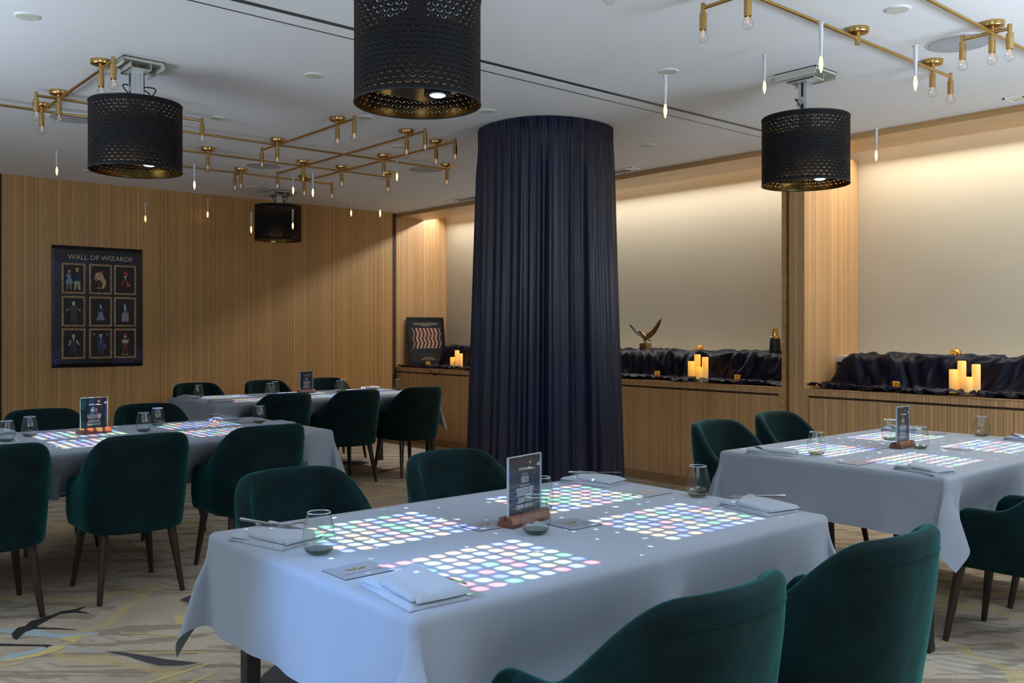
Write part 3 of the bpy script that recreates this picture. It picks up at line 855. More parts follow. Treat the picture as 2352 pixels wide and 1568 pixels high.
# ------------------------------------------------------------------ menu stands
def menu(x, y, rz, wd, ht, label):
    t = empty('menu_stand', (x, y, ZT), rz, label, 'menu', 'menu stands on the tables')
    hw = wd/2
    b = MB(); sec = [(-.030, 0), (-.032, .012), (-.022, .030), (-.012, .034), (-.004, .034), (-.004, .018), (.004, .018), (.004, .034), (.012, .034), (.022, .030), (.032, .012), (.030, 0)]
    L = hw+.012
    vs = [(sx*L, a, h) for sx in (-1, 1) for a, h in sec]; n = len(sec)
    fs = [(i, (i+1) % n, n+(i+1) % n, n+i) for i in range(n)]
    b.add(vs, fs)
    for s in (0, n): b.f.append([s+i for i in (range(n) if s else reversed(range(n)))]); b.mi.append(0)
    b.build('wooden_base', 'menu_wood', t, bevel=.001)
    MB().box(-hw, hw, -.0030, .0030, .016, ht).build('acrylic_holder', 'acrylic', t)
    e = MB(); z0 = .02
    for bx in ((-hw-.0006, -hw+.0022, -.0034, .0034, z0, ht), (hw-.0022, hw+.0006, -.0034, .0034, z0, ht), (-hw, hw, -.0034, .0034, ht-.0024, ht+.0004)): e.box(*bx)
    e.build('holder_edge', 'acrylic_edge', t)
    ins = MB().box(-hw+.006, hw-.006, -.0012, .0012, .034, ht-.006).build('menu_sheet', 'menu', t)
    R = Matrix.Rotation(PI/2, 4, 'X')
    def tx(s, z, size, m='p_white', xo=0):
        text('lettering', s, size, m, ins, Matrix.Translation((xo, -.0016, z)) @ R)
    sc_ = ht/.21
    tx('andaz', ht-.040*sc_, .016*sc_, xo=-.012); tx('BUCKETS', ht-.058*sc_, .006*sc_)
    tx('WINE BY BOTTLE', ht-.093*sc_, .0065*sc_)
    ln = MB(); r2 = random.Random(3)
    for z0_, k, wmax in ((ht-.066*sc_, 5, .020), (ht-.101*sc_, 6, .040), (ht-.131*sc_, 4, .034), (ht-.152*sc_, 3, .042)):
        for i in range(k):
            z = z0_-i*.0042*sc_; ww = wmax*r2.uniform(.75, 1)*wd/.15; gap = ww*r2.uniform(.4, .6)
            for a_, c_ in ((-ww, gap-.003), (gap, ww)):
                ln.poly([(a_, -.0017, z-.0009), (c_, -.0017, z-.0009), (c_, -.0017, z+.0009), (a_, -.0017, z+.0009)])
    ln.build('print_lines', 'p_white', ins)
    em = MB()
    em.add([(.0, -.0017, ht-.045*sc_), (.052*wd/.15, -.0017, ht-.047*sc_), (.018*wd/.15, -.0017, ht-.037*sc_)], [(0, 1, 2)])
    em.add([(hw-.008, -.0017, ht-.040*sc_), (hw-.008, -.0017, ht-.026*sc_), (hw-.026, -.0017, ht-.036*sc_)], [(0, 1, 2)])
    em.build('peak_emblem', 'p_pale', ins)
    gm = MB()
    for k in (-1, 1):
        gm.add([(.028+k*.001, -.0017, ht-.026*sc_), (.028+k*.008, -.0017, ht-.019*sc_), (.028+k*.006, -.0017, ht-.027*sc_)], [(0, 1, 2)])
    gm.box(.0272, .0288, -.0018, -.0016, ht-.033*sc_, ht-.016*sc_)
    for px, pz in ((-.045, ht-.108*sc_), (.05, ht-.060*sc_)):
        gm.add([(px, -.0017, pz-.002), (px+.002, -.0017, pz), (px, -.0017, pz+.002), (px-.002, -.0017, pz)], [(0, 1, 2, 3)])
    gm.build('gold_emblem', 'gold_pale', ins)
    bm = MB()
    for px, pz, a_ in ((-hw+.010, ht-.05*sc_, .008), (-hw+.010, ht-.062*sc_, .006), (hw-.010, ht-.095*sc_, .007)):
        bm.box(px-.0035, px+.0035, -.0018, -.0016, pz-a_, pz+a_)
    bm.build('blue_print', 'p_royal', ins)
    return t
# front faces the camera side
menu(1.888, 2.130, math.atan2(2.151-2.117, 1.976-1.806), .170, .212, 'menu in a clear acrylic holder on the foreground table')
menu(4.590, 2.238, math.atan2(2.257-2.223, 4.707-4.475)-.10, .150, .212, 'narrow looking menu stand in the middle of the right-hand table')
menu(1.625, 5.634, math.atan2(.069, .165)-.25, .160, .212, 'menu stand on the left table, in front of the poster wall')
menu(4.255, 7.99, .12, .150, .212, 'menu stand on the farthest table')

# ------------------------------------------------------------------ cards
def card(x0, x1, y0, y1, label, rz=0):
    cx, cy = (x0+x1)/2, (y0+y1)/2; hx, hy = (x1-x0)/2, (y1-y0)/2
    t = empty('table_card', (cx, cy, ZT), rz, label, 'card', 'silver cards on the tables')
    MB().box(-hx, hx, -hy, hy, .0002, .0016).build('card_edge', 'card_edge', t)
    f = MB().box(-hx+.0006, hx-.0006, -hy+.0006, hy-.0006, .0016, .0022).build('card_face', 'card', t)
    text('lettering', 'THE MAGIC TABLE', hx*.185, 'gold_ink', f, Matrix.Translation((0, -hy*.38, .0024)))
    e = MB()
    for s in (-1, 1):
        e.add([(s*.003, hy*.08, .0024), (s*.010, hy*.25, .0024), (s*.024, hy*.36, .0024), (s*.030, hy*.30, .0024), (s*.022, hy*.10, .0024), (s*.010, hy*.0, .0024)], [tuple(range(6))])
    e.lathe([(.006, 0), (.006, .0003)], 16, (0, hy*.34), .0022)
    e.box(-.0012, .0012, -hy*.12, hy*.3, .0022, .0025)
    e.build('winged_emblem', 'gold_ink', f)
card(1.125, 1.268, 1.918, 2.035, 'silver card with gold wings near the left end of the foreground table')
card(1.703, 1.835, 2.120, 2.230, 'silver card left of the foreground menu stand')
card(1.925, 2.055, 1.952, 2.080, 'silver card right of the foreground menu stand')
card(2.503, 2.655, 2.165, 2.275, 'silver card at the far right end of the foreground table')
card(3.822, 3.975, 2.062, 2.175, 'silver card at the near left end of the right-hand table')
card(4.405, 4.54, 2.275, 2.385, 'silver card behind the left of the menu stand on the right-hand table')
card(4.70, 4.80, 1.96, 2.075, 'silver card right of the menu stand on the right-hand table')
card(5.24, 5.40, 2.37, 2.48, 'silver card at the far end of the right-hand table')
card(2.515, 2.65, 5.60, 5.72, 'silver card at the right end of the left table')
card(1.86, 1.99, 5.42, 5.50, 'silver card between the two tile patches on the left table')

# ------------------------------------------------------------------ napkins and cutlery
def napkin(cx, cy, rz, sx, sy, h, label, seed=0):
    t = empty('folded_napkin', (cx, cy, ZT), rz, label, 'napkin', 'folded white napkins')
    r2 = random.Random(seed)
    def layer(name, x0, x1, y0, y1, z0, z1, skew, wob):
        mb = MB(); nu, nv = 26, 20
        def edge(u, v):
            e = min(u, 1-u)*(x1-x0)/.016; g = min(v, 1-v)*(y1-y0)/.022
            f = lambda q: math.sqrt(max(0, 1-(1-min(1, q))**2))
            return f(e)*f(g)
        def top(u, v):
            z = z0+(z1-z0)*(.12+.88*edge(u, v))+wob*math.sin(u*5+seed)*math.sin(v*4+1.3*seed)
            return (x0+(x1-x0)*u+skew*(v-.5), y0+(y1-y0)*v+.25*skew*math.sin(u*3), max(z, .0005))
        def bot(u, v):
            p_ = top(u, v); return (p_[0], p_[1], max(z0, .0003))
        mb.grid(top, nu, nv); k = len(mb.v); mb.grid(bot, nu, nv)
        for f in mb.f[-(nu-1)*(nv-1):]: f.reverse()
        ed = [i for i in range(nu)]+[j*nu+nu-1 for j in range(1, nv)]+[(nv-1)*nu+i for i in reversed(range(nu-1))]+[j*nu for j in reversed(range(1, nv-1))]
        for a, b in zip(ed, ed[1:]+ed[:1]): mb.f.append([a, k+a, k+b, b]); mb.mi.append(0)
        return mb.build(name, 'napkin', t, smooth=True, angle=60)
    h *= .72
    layer('lower_fold', -sx/2, sx/2, -sy/2, sy/2, .0005, h*.50, .018, .0015)
    layer('middle_fold', -sx/2+.008, sx/2-.004, -sy/2+.004, sy/2-.006, h*.40, h*.80, -.006, .003)
    # top flap: a wedge that is thick on one diagonal so that the cutlery slips under its lip
    mb = MB()
    def fl_(u, v):
        w_ = .62+.34*u
        y = -sy/2+.010+sy*w_*v*.97; x = -sx/2+.006+(sx-.010)*u+.010*(v-.5)
        e = math.sqrt(max(0, 1-(1-min(1, min(u, 1-u)*9))**2))*math.sqrt(max(0, 1-(1-min(1, v*8))**2))
        z = h*.52+h*.48*e*(.62+.38*v)+.0018*math.sin(u*7+seed)
        return (x, y, z)
    mb.grid(fl_, 26, 16)
    mb.build('pocket_flap', 'napkin', t, smooth=True, solid=.0016)
    return t
naps = [
 (1.197, 2.425, .30, .17, .235, .040, 'folded napkin holding knife and fork, left end of the foreground table', 1),
 (1.196, 1.730, -.05, .16, .250, .044, 'nearest folded napkin, on the front corner of the foreground table', 2),
 (2.600, 2.525, .25, .16, .230, .040, 'folded napkin on the far corner of the foreground table, before the curtain', 3),
 (2.640, 1.785, -.12, .17, .225, .040, 'folded napkin with a knife at the right end of the foreground table', 4),
 (3.885, 2.545, .35, .14, .235, .036, 'folded napkin at the left corner of the right-hand table', 5),
 (3.885, 1.800, -.20, .15, .215, .036, 'folded napkin on the near edge of the right-hand table', 6),
 (5.36, 2.62, .3, .15, .22, .036, 'folded napkin on the far corner of the right-hand table', 7),
 (5.40, 1.93, .1, .15, .22, .036, 'folded napkin cut by the right edge of the photo', 8),
 (2.520, 5.885, .2, .18, .15, .034, 'folded napkin with a knife at the far right corner of the left table', 9),
 (2.66, 5.36, .1, .17, .16, .034, 'folded napkin behind the right near chair of the left table', 10),
 (1.18, 5.905, .3, .16, .13, .045, 'folded napkin behind the glass at the far left of the left table', 11),
 (3.09, 7.975, .3, .12, .20, .045, 'folded napkin left of the lone glass on the farthest table', 12),
 (3.13, 7.37, .0, .20, .13, .036, 'folded napkin at the near left corner of the farthest table', 13),
 (5.05, 8.10, .1, .20, .12, .036, 'folded napkin at the far right of the farthest table', 14),
]
for a in naps: napkin(*a)

def knife(loc, rz, tilt, label, roll=0):
    t = empty('table_knife', loc, rz, label, 'knife'); t.rotation_euler = (0, tilt, rz)
    MB().tube([(-.105, 0, 0), (-.100, 0, 0), (-.06, 0, 0), (-.012, 0, 0), (0, 0, 0)], [.003, .0055, .0050, .0040, .0032], 10).build('handle', 'steel', t, smooth=True)
    mb = MB()
    def fn(u, v):
        x = u*.105; w_ = .0085*(1-.9*max(0, (u-.72)/.28)**2); return (x, -.004+(w_+.004)*v, (.5-abs(v-.5))*.002)
    mb.grid(fn, 14, 5); mb.build('blade', 'steel', t, smooth=True, solid=.0008)
    return t
def fork(loc, rz, tilt, label):
    t = empty('table_fork', loc, rz, label, 'fork'); t.rotation_euler = (0, tilt, rz)
    MB().tube([(-.105, 0, .004), (-.06, 0, .001), (-.01, 0, 0), (.02, 0, .006), (.038, 0, .006)], [.0050, .0040, .0026, .0030, .0060], 10).build('handle', 'steel', t, smooth=True)
    mb = MB()
    for k in range(4):
        y = (k-1.5)*.0052
        mb.tube([(.036, y*.8, .006), (.055, y, .001), (.075, y, 0), (.092, y, .005)], [.0022, .0017, .0014, .0008], 6)
    mb.build('tines', 'steel', t, smooth=True)
    return t
knife((1.205, 2.470, ZT+.036), -.95, .10, 'table knife sticking out of the napkin at the left end of the foreground table')
fork((1.255, 2.445, ZT+.032), -.70, -.02, 'table fork beside the knife on the left napkin of the foreground table')
fork((1.238, 1.765, ZT+.019), PI/2+.1, 0.0, 'fork with only its tines showing in the nearest napkin')
knife((1.268, 1.742, ZT+.022), -PI/2+.1, 0, 'knife tucked in the pocket of the nearest napkin')
knife((2.630, 2.545, ZT+.034), -.75, 0, 'knife in the napkin at the far corner of the foreground table')
knife((2.690, 1.830, ZT+.030), 2.5, 0, 'knife on the napkin at the right end of the foreground table')
knife((2.535, 5.900, ZT+.030), -.8, .08, 'dark knife on the napkin at the far corner of the left table')

# ------------------------------------------------------------------ pierced lamp shades with projectors
def cyl_uv(name, r, z0, z1, m, parent, n=96):
    me = bpy.data.meshes.new(name); vs = []; fs = []
    for j, z in enumerate((z0, z1)):
        for k in range(n): a = 2*PI*k/n; vs.append((r*math.cos(a), r*math.sin(a), z))
    for k in range(n): fs.append((k, (k+1) % n, n+(k+1) % n, n+k))
    me.from_pydata(vs, [], fs); uvl = me.uv_layers.new(name='uv')
    for p in me.polygons:
        p.use_smooth = True; k = p.index
        for li, (u, v) in zip(p.loop_indices, ((k/n, 0), ((k+1)/n, 0), ((k+1)/n, 1), (k/n, 1))): uvl.data[li].uv = (u, v)
    me.materials.append(MT[m]); o = bpy.data.objects.new(name, me); C.objects.link(o); o.parent = parent; return o
def shade(x, y, z0, z1, mount, label):
    t = empty('pierced_lampshade', (x, y, z0), 0, label, 'lampshade', 'pierced black lamp shades')
    h = z1-z0; R = .240
    s = cyl_uv('shade', R, 0, h, 'shade_out', t)
    cyl_uv('gold_lining', R-.0025, .002, h-.002, 'shade_in', s)
    for nm, z in (('lower_ring', 0), ('upper_ring', h)):
        mb = MB(); mb.tube([(R*math.cos(2*PI*k/72), R*math.sin(2*PI*k/72), z) for k in range(73)], .0032, 6, cap=False); mb.build(nm, 'black', s, smooth=True)
    sp = MB()
    for k in range(3):
        a = 2*PI*k/3+.4; sp.tube([(.05*math.cos(a), .05*math.sin(a), h-.03), (R*math.cos(a), R*math.sin(a), h-.004)], .0028, 6)
    sp.build('spider', 'black', t)
    pj = MB().box(-.155, .155, -.150, .150, .055, .290).build('projector', 'black', t, bevel=.012)
    MB().lathe([(.052, 0), (.050, .022), (.040, .045)], 28, (.05, -.06), .030).build('lens_barrel', 'black', pj, smooth=True)
    MB().lathe([(.001, 0), (.022, .001), (.030, .005), (.032, .009)], 24, (.05, -.06), .0245).build('lens', 'lens', pj, smooth=True)
    MB().lathe([(.035, h-.10), (.035, h+.02)], 20).build('collar', 'black', t, smooth=True)
    if mount:
        H = CEIL-z0
        ml = MB()
        for bx in ((-.032, -.014, -.028, .028), (.014, .032, -.028, .028), (-.014, .014, -.028, -.018), (-.014, .014, .018, .028)): ml.box(bx[0], bx[1], bx[2], bx[3], h+.0, H-.03)
        pole = ml.build('pole', 'alu', t, bevel=.002)
        dk = MB()
        for a_ in (-.0335, .0335):
            dk.box(a_-.001, a_+.001, -.006, .006, h+.02, h+.02+(H-h-.09)*.35); dk.box(a_-.001, a_+.001, -.006, .006, h+.06+(H-h-.09)*.35, H-.06)
        dk.build('pole_slot', 'vent_black', pole)
        br = MB()
        br.box(-.11, .11, -.13, .13, H-.008, H-.0005); br.box(-.11, -.104, -.13, .13, H-.045, H); br.box(.104, .11, -.13, .13, H-.045, H)
        br.box(-.11, .11, -.13, -.124, H-.02, H); br.box(-.055, .055, -.085, .085, H-.05, H-.042)
        br.box(-.055, -.050, -.085, .085, H-.05, H-.008); br.box(.050, .055, -.085, .085, H-.05, H-.008)
        br.build('ceiling_bracket', 'white_metal', t, bevel=.0015)
        for s_, q in ((1, .0), (-1, 1.3), (1, 2.6)):
            pts = []
            for i in range(13):
                u = i/12; a = q+1.1*s_*u
                pts.append((.035+.10*math.sin(PI*u)*math.cos(a), .035*math.sin(q)+.10*math.sin(PI*u)*math.sin(a), h+.10-.13*u+.06*math.sin(PI*u)))
            MB().tube(pts, .0035, 7).build('cable', 'cable', t, smooth=True)
        MB().tube([(.036, -.01, H-.03), (.038, -.012, (H+h)/2), (.036, -.01, h+.02)], .004, 7).build('cable', 'cable', t, smooth=True)
    return t
SH = [
 (1.995, 2.865, 2.215, 2.61, True, 'largest pierced black drum shade hanging over the foreground, top cut off'),
 (1.695, 5.12, 2.225, 2.59, True, 'pierced black drum shade with loose cables over the left table'),
 (4.38, 8.84, 2.30, 2.66, True, 'smallest looking pierced black drum shade, over the farthest table'),
 (4.635, 2.825, 2.180, 2.555, True, 'pierced black drum shade on a pale pole over the right-hand table'),
]
for a in SH: shade(*a)

# ---- projector beams: coloured tile boards thrown on the tables
def gobo(name, lx, ly, lz, tgt, groups, energy, px=.0530, py=.0520, spread=92):
    l = bpy.data.lights.new(name, 'SPOT'); l.energy = energy; l.color = (1, 1, 1); l.shadow_soft_size = .004
    l.spot_size = math.radians(spread); l.spot_blend = 0.25
    l.use_nodes = True
    t = NT(l.node_tree); em = [n for n in t.n if n.type == 'EMISSION'][0]
    g = t.node('ShaderNodeNewGeometry')
    nx, ny, nz = t.xyz(t.node('ShaderNodeTexCoord').outputs['Normal'])
    D = lz-.752
    inv = t.m('ABSOLUTE', nz)
    wx = t.m('DIVIDE', t.m('MULTIPLY', nx, D), inv); wy = t.m('DIVIDE', t.m('MULTIPLY', ny, D), inv)
    wx = t.m('ADD', wx, lx); wy = t.m('ADD', wy, ly)
    total = None; colr = None
    msum = None; csum = None
    for gi, (x0, y0) in enumerate(groups):
        gx = t.m('ADD', t.m('DIVIDE', t.m('SUBTRACT', wx, x0), px), .5); gy = t.m('ADD', t.m('DIVIDE', t.m('SUBTRACT', wy, y0), py), .5)
        ins = t.m('MULTIPLY', t.m('LESS_THAN', t.m('ABSOLUTE', t.m('SUBTRACT', gx, 4.5)), 4.5), t.m('LESS_THAN', t.m('ABSOLUTE', t.m('SUBTRACT', gy, 3.5)), 3.5))
        fx = t.m('SUBTRACT', t.m('FRACT', gx), .5); fy = t.m('SUBTRACT', t.m('FRACT', gy), .5)
        d1 = t.m('DIVIDE', t.m('SUBTRACT', fx, fy), .70); d2 = t.m('DIVIDE', t.m('ABSOLUTE', t.m('ADD', fx, fy)), .62)
        rr = t.m('ADD', t.m('MULTIPLY', d1, d1), d2)
        mk = t.m('MULTIPLY', t.m('DIVIDE', t.m('SUBTRACT', 1.0, rr), .34, clamp=True), ins)
        core = t.m('DIVIDE', t.m('SUBTRACT', .72, rr), .30, clamp=True)
        gl = t.m('MULTIPLY', t.m('GREATER_THAN', t.noise(t.comb(wx, wy, 0), 230, 2), .52), t.m('LESS_THAN', rr, .34))
        mk = t.m('MULTIPLY', mk, t.m('MULTIPLY_ADD', gl, -.55, 1.0))
        wn = t.node('ShaderNodeTexWhiteNoise', noise_dimensions='3D')
        t.link(t.comb(t.m('FLOOR', gx), t.m('FLOOR', gy), gi+3.5), wn.inputs['Vector'])
        c = t.ramp(wn.outputs['Value'], [(0, (.62, 1, .45)), (.16, (.45, .58, 1)), (.32, (.04, .14, .95)), (.56, (.02, .75, .20)), (.70, (1, .52, .14)), (.87, (1, .14, .16))], 'CONSTANT')
        c = t.mix(t.m('MULTIPLY', core, .42), c, (1, 1, 1))
        cc = t.mix(mk, (0, 0, 0), c)
        csum = cc if csum is None else t.mix(1.0, csum, cc, 'ADD')
    # stray sparkles
    vv = t.comb(wx, t.m('MULTIPLY', wy, 1.0), 0)
    wr = t.node('ShaderNodeTexNoise'); wr.inputs['Scale'].default_value = 9; t.link(vv, wr.inputs['Vector'])
    vec = t.node('ShaderNodeVectorMath', operation='MULTIPLY_ADD'); t.link(wr.outputs['Color'], vec.inputs[0]); vec.inputs[1].default_value = (.10, .10, 0); t.link(vv, vec.inputs[2])
    vo = t.node('ShaderNodeTexVoronoi', voronoi_dimensions='2D'); vo.inputs['Scale'].default_value = 11; t.link(vec.outputs[0], vo.inputs['Vector'])
    pick = t.m('GREATER_THAN', t.xyz(vo.outputs['Color'])[0], .45)
    spk = t.m('MULTIPLY', t.m('LESS_THAN', vo.outputs['Distance'], t.m('MULTIPLY_ADD', t.xyz(vo.outputs['Color'])[1], .045, .035)), pick)
    bx = [min(a for a, _ in groups)-.12, max(a for a, _ in groups)+.56, min(b for _, b in groups)-.05, max(b for _, b in groups)+.42]
    box = t.m('MULTIPLY', t.m('MULTIPLY', t.m('GREATER_THAN', wx, bx[0]), t.m('LESS_THAN', wx, bx[1])), t.m('MULTIPLY', t.m('GREATER_THAN', wy, bx[2]), t.m('LESS_THAN', wy, bx[3])))
    spk = t.m('MULTIPLY', spk, box)
    csum = t.mix(1.0, csum, t.mix(spk, (0, 0, 0), (.7, .85, 1)), 'ADD')
    csum = t.mix(1.0, csum, t.mix(box, (.0, .0, .0), (.012, .018, .028)), 'ADD')
    t.link(csum, em.inputs['Color']); em.inputs['Strength'].default_value = 1.0
    o = bpy.data.objects.new(name, l); C.objects.link(o); o.location = (lx, ly, lz)
    return o
PW = 600
gobo('projector_beam', 1.96, 2.60, 2.205, None, [(1.275, 1.655), (1.285, 2.175), (2.075, 1.695), (2.070, 2.200)], PW)
gobo('projector_beam', 4.62, 2.62, 2.17, None, [(3.985, 1.79), (3.98, 2.31), (4.785, 1.80), (4.80, 2.33)], PW)
gobo('projector_beam', 1.72, 5.30, 2.215, None, [(.58, 5.03), (.58, 5.53), (1.325, 5.035), (1.33, 5.52), (2.050, 5.08), (2.06, 5.58)], PW*.9, spread=110)
gobo('projector_beam', 4.35, 8.45, 2.29, None, [(3.21, 7.34), (3.21, 7.86), (3.95, 7.34), (3.95, 7.86), (4.70, 7.34), (4.70, 7.86)], PW*.9, spread=120)
# a neighbouring table's projector off to the left spills blue light on the cloth and carpet
sp_ = bpy.data.lights.new('neighbour_projector', 'SPOT'); sp_.energy = 520; sp_.color = (.22, .48, 1); sp_.spot_size = math.radians(20); sp_.spot_blend = .95; sp_.shadow_soft_size = .06
so = bpy.data.objects.new('neighbour_projector', sp_); C.objects.link(so); so.location = (-1.3, 2.35, 2.1)
so.rotation_euler = (Vector((1.09, 1.88, .60))-so.location).to_track_quat('-Z', 'Y').to_euler()

# ------------------------------------------------------------------ brass rod lights
ZR = 2.765
KR = 1.048      # plan scale that goes with the rod height
def rod_light(x0, y0, rods, canopies, ends, label, stubs=()):
    sc2 = lambda L_: [(a*KR, b*KR) for a, b in L_]
    rods = [tuple(sc2(r_)) for r_ in rods]; canopies = sc2(canopies); ends = sc2(ends); stubs = sc2(stubs)
    t = empty('brass_ceiling_light', (x0, y0, CEIL), 0, label, 'ceiling light')
    def L(x, y, z): return (x-x0, y-y0, z-CEIL)
    for a, b in rods: MB().tube([L(*a, ZR), L(*b, ZR)], .0085, 10).build('rod', 'brass', t, smooth=True)
    for x, y in list(canopies)+list(stubs):
        cx, cy, _ = L(x, y, 0)
        cn = MB().lathe([(.036, -.030), (.052, -.024), (.055, -.018), (.055, -.0005)], 32, (cx, cy)).build('canopy', 'brass', t, smooth=True)
        MB().lathe([(.0125, ZR-CEIL-.010), (.0125, -.028)], 14, (cx, cy)).build('stem', 'brass', cn, smooth=True)
    for x, y in stubs:
        cx, cy, _ = L(x, y, 0)
        MB().lathe([(.013, ZR-CEIL-.030), (.013, ZR-CEIL-.008)], 14, (cx, cy)).build('stub', 'brass', t, smooth=True)
    for x, y, e in [(x, y, 0) for x, y in canopies]+[(x, y, 1) for x, y in ends]:
        cx, cy, _ = L(x, y, 0); zr = ZR-CEIL
        s = MB().lathe([(.0105, zr+(.020 if e else 0)), (.0105, zr-.022), (.0162, zr-.024), (.0162, zr-.096), (.012, zr-.096)][::-1], 20, (cx, cy)).build('lamp_holder', 'brass', t, smooth=True, angle=30)
        b = MB().lathe([(.0098, zr-.094), (.0115, zr-.102), (.0172, zr-.109), (.0215, zr-.118), (.0237, zr-.1275), (.0225, zr-.138), (.0172, zr-.1465), (.0095, zr-.151), (.0008, zr-.152)], 22, (cx, cy), capb=False, capt=False).build('bulb', 'bulb', s, smooth=True, angle=80)
        f = MB()
        for k in range(4):
            a = PI/2*k+.5; f.tube([(cx+.0035*math.cos(a), cy+.0035*math.sin(a), zr-.100), (cx+.0050*math.cos(a), cy+.0050*math.sin(a), zr-.127)], .0010, 5)
        f.tube([(cx, cy, zr-.09), (cx, cy, zr-.103)], .003, 6)
        f.build('filament', 'filament', b)
    return t
rod_light(3.0, 6.1,
  [((.2, 6.11), (4.58, 6.11)), ((1.34, 5.73), (2.31, 5.73)), ((1.94, 6.76), (4.42, 6.76)), ((2.40, 7.42), (4.21, 7.42)),
   ((1.46, 4.74), (1.46, 6.15)), ((3.02, 5.04), (3.02, 6.36)), ((3.57, 5.04), (3.57, 7.22)), ((3.93, 5.18), (3.93, 7.42)), ((3.33, 7.42), (3.33, 7.54)), ((1.94, 5.45), (1.94, 6.76))],
  [(1.46, 6.11), (1.46, 5.73), (1.46, 4.94), (3.02, 6.11), (3.02, 5.25), (3.57, 5.26), (3.57, 6.76), (2.77, 6.76), (3.33, 7.42), (3.93, 7.42), (3.93, 6.76), (3.93, 6.11), (3.93, 5.41), (4.55, 6.11), (4.39, 6.76), (2.63, 7.42)],
  [(1.34, 5.73), (2.31, 5.73), (1.46, 4.745), (3.02, 6.36), (3.02, 5.04), (3.57, 7.22), (3.57, 5.04), (3.93, 5.18), (4.21, 7.42), (3.33, 7.54), (2.40, 7.42), (1.94, 5.45)],
  'large brass rod grid with clear bulbs across the left ceiling')
rod_light(3.6, 2.14, [((2.2, 2.14), (4.92, 2.14)), ((3.09, 2.14), (3.09, 2.36)), ((2.465, 2.14), (2.465, 2.31))],
  [(3.09, 2.14), (4.71, 2.14)], [(3.09, 2.36), (4.92, 2.14), (2.465, 2.31)],
  'brass rod light with a bare central canopy, upper right ceiling', stubs=[(3.95, 2.14)])
rod_light(4.34, 1.70, [((3.3, 1.70), (5.6, 1.70)), ((4.335, 1.625), (4.335, 1.83))], [(4.335, 1.70)], [(4.335, 1.83), (4.335, 1.625)],
  'brass rod light with bulbs at the top right corner of the photo')

# ------------------------------------------------------------------ hanging flame wands
wands = [
 (1.25, 2.70, 2.60, 'hanging flame wand cut off by the top edge, left of the big shade'),
 (1.96, 7.75, 2.77, 'hanging flame wand left of the cabled shade over the left table'),
 (1.99, 5.95, 2.60, 'hanging flame wand peeping below the cabled left shade'),
 (2.73, 6.92, 2.64, 'hanging flame wand under the ceiling, right of the cabled left shade'),
 (3.15, 9.24, 2.63, 'hanging flame wand against the slatted wall, above and right of the poster'),
 (3.83, 9.35, 2.74, 'hanging flame wand at the wall top, second from the left against the wall'),
 (3.78, 8.19, 2.48, 'hanging flame wand just left of the smallest shade'),
 (4.26, 8.28, 2.56, 'hanging flame wand in front of the smallest shade'),
 (3.80, 7.38, 2.76, 'hanging flame wand right above the smallest shade'),
 (3.61, 6.67, 2.64, 'hanging flame wand right of the smallest shade, near a brass rod end'),
 (4.20, 6.33, 2.79, 'hanging flame wand below the right end of the brass grid'),
 (5.02, 8.44, 2.765, 'left one of two flame wands near the back right corner'),
 (4.61, 7.23, 2.61, 'right one of two flame wands near the back right corner'),
 (3.28, 2.72, 2.53, 'hanging flame wand crossing the ceiling track right of the column'),
 (4.03, 2.69, 2.765, 'hanging flame wand left of the pale projector bracket'),
 (3.28, 1.93, 2.57, 'largest looking flame wand above the right-hand pale bracket'),
 (3.91, 1.85, 2.59, 'hanging flame wand at the upper right by a brass canopy'),
 (5.34, 2.77, 2.59, 'hanging flame wand in front of the oak beam at the right'),
]
def wand(label):
    t = empty('flame_wand', (0, 0, 0), 0, label, 'hanging light', 'hanging flame wands')
    MB().lathe([(.0042, -.135), (.0060, -.11), (.0085, -.06), (.0085, -.008), (.0085, 0)], 14).build('tube', 'wand', t, smooth=True)
    MB().lathe([(.0125, -.004), (.0135, -.001), (.0125, .0005)], 16).build('cap', 'wand', t, smooth=True)
    MB().lathe([(.0010, -.198), (.0055, -.184), (.0084, -.166), (.0068, -.148), (.0042, -.134)], 14).build('flame', 'flame', t, smooth=True)
    return t
w0 = wand(wands[0][3])
for i, (x, y, z, lab) in enumerate(wands):
    o = w0 if i == 0 else copy_tree(w0)
    o.location = (x, y, z); tag(o, lab, 'hanging light', 'hanging flame wands')
for o in [q for q in list(C.objects) if q.name.startswith('flame_wand')]:
    ln = CEIL-o.location.z
    MB().tube([(0, 0, 0), (0, 0, ln)], .00022, 4).build('thread', 'thread', o)

# ------------------------------------------------------------------ ceiling fittings
dl = [(1.056, 4.675, 'far left, above the left shade'), (2.545, 4.685, 'left of the big shade'), (2.552, 6.058, 'right of the cabled left shade'), (3.832, 4.693, 'just left of the curtain top'),
      (3.307, 5.374, 'below the big shade'), (4.026, 6.054, 'amid the brass rods near the column'), (4.014, 3.304, 'above the wand on the ceiling track'), (5.49, 4.724, 'right of the column near the beam'),
      (5.52, 3.27, 'just above the right-hand shade'), (4.03, 1.99, 'top right, above the brass canopy'), (5.553, 8.81, 'near the back right corner'), (4.04, 8.754, 'left of the farthest bracket'), (4.743, 7.416, 'under the right end of the brass grid'), (2.51, 8.84, 'by the wall behind the cabled left shade')]
d0 = None
for i, (x, y, s) in enumerate(dl):
    if d0 is None:
        d0 = empty('recessed_downlight', (0, 0, 0), 0, 'x', 'downlight')
        MB().lathe([(.052, -.004), (.056, -.003), (.057, 0)], 32).build('trim_ring', 'ceiling', d0, smooth=True)
        MB().lathe([(.049, -.0065), (.050, -.003)], 32).build('cover_disc', 'disc', d0, smooth=True)
        o = d0
    else: o = copy_tree(d0)
    o.location = (x, y, CEIL); tag(o, 'round yellowish ceiling disc '+s, 'downlight', 'round ceiling discs')
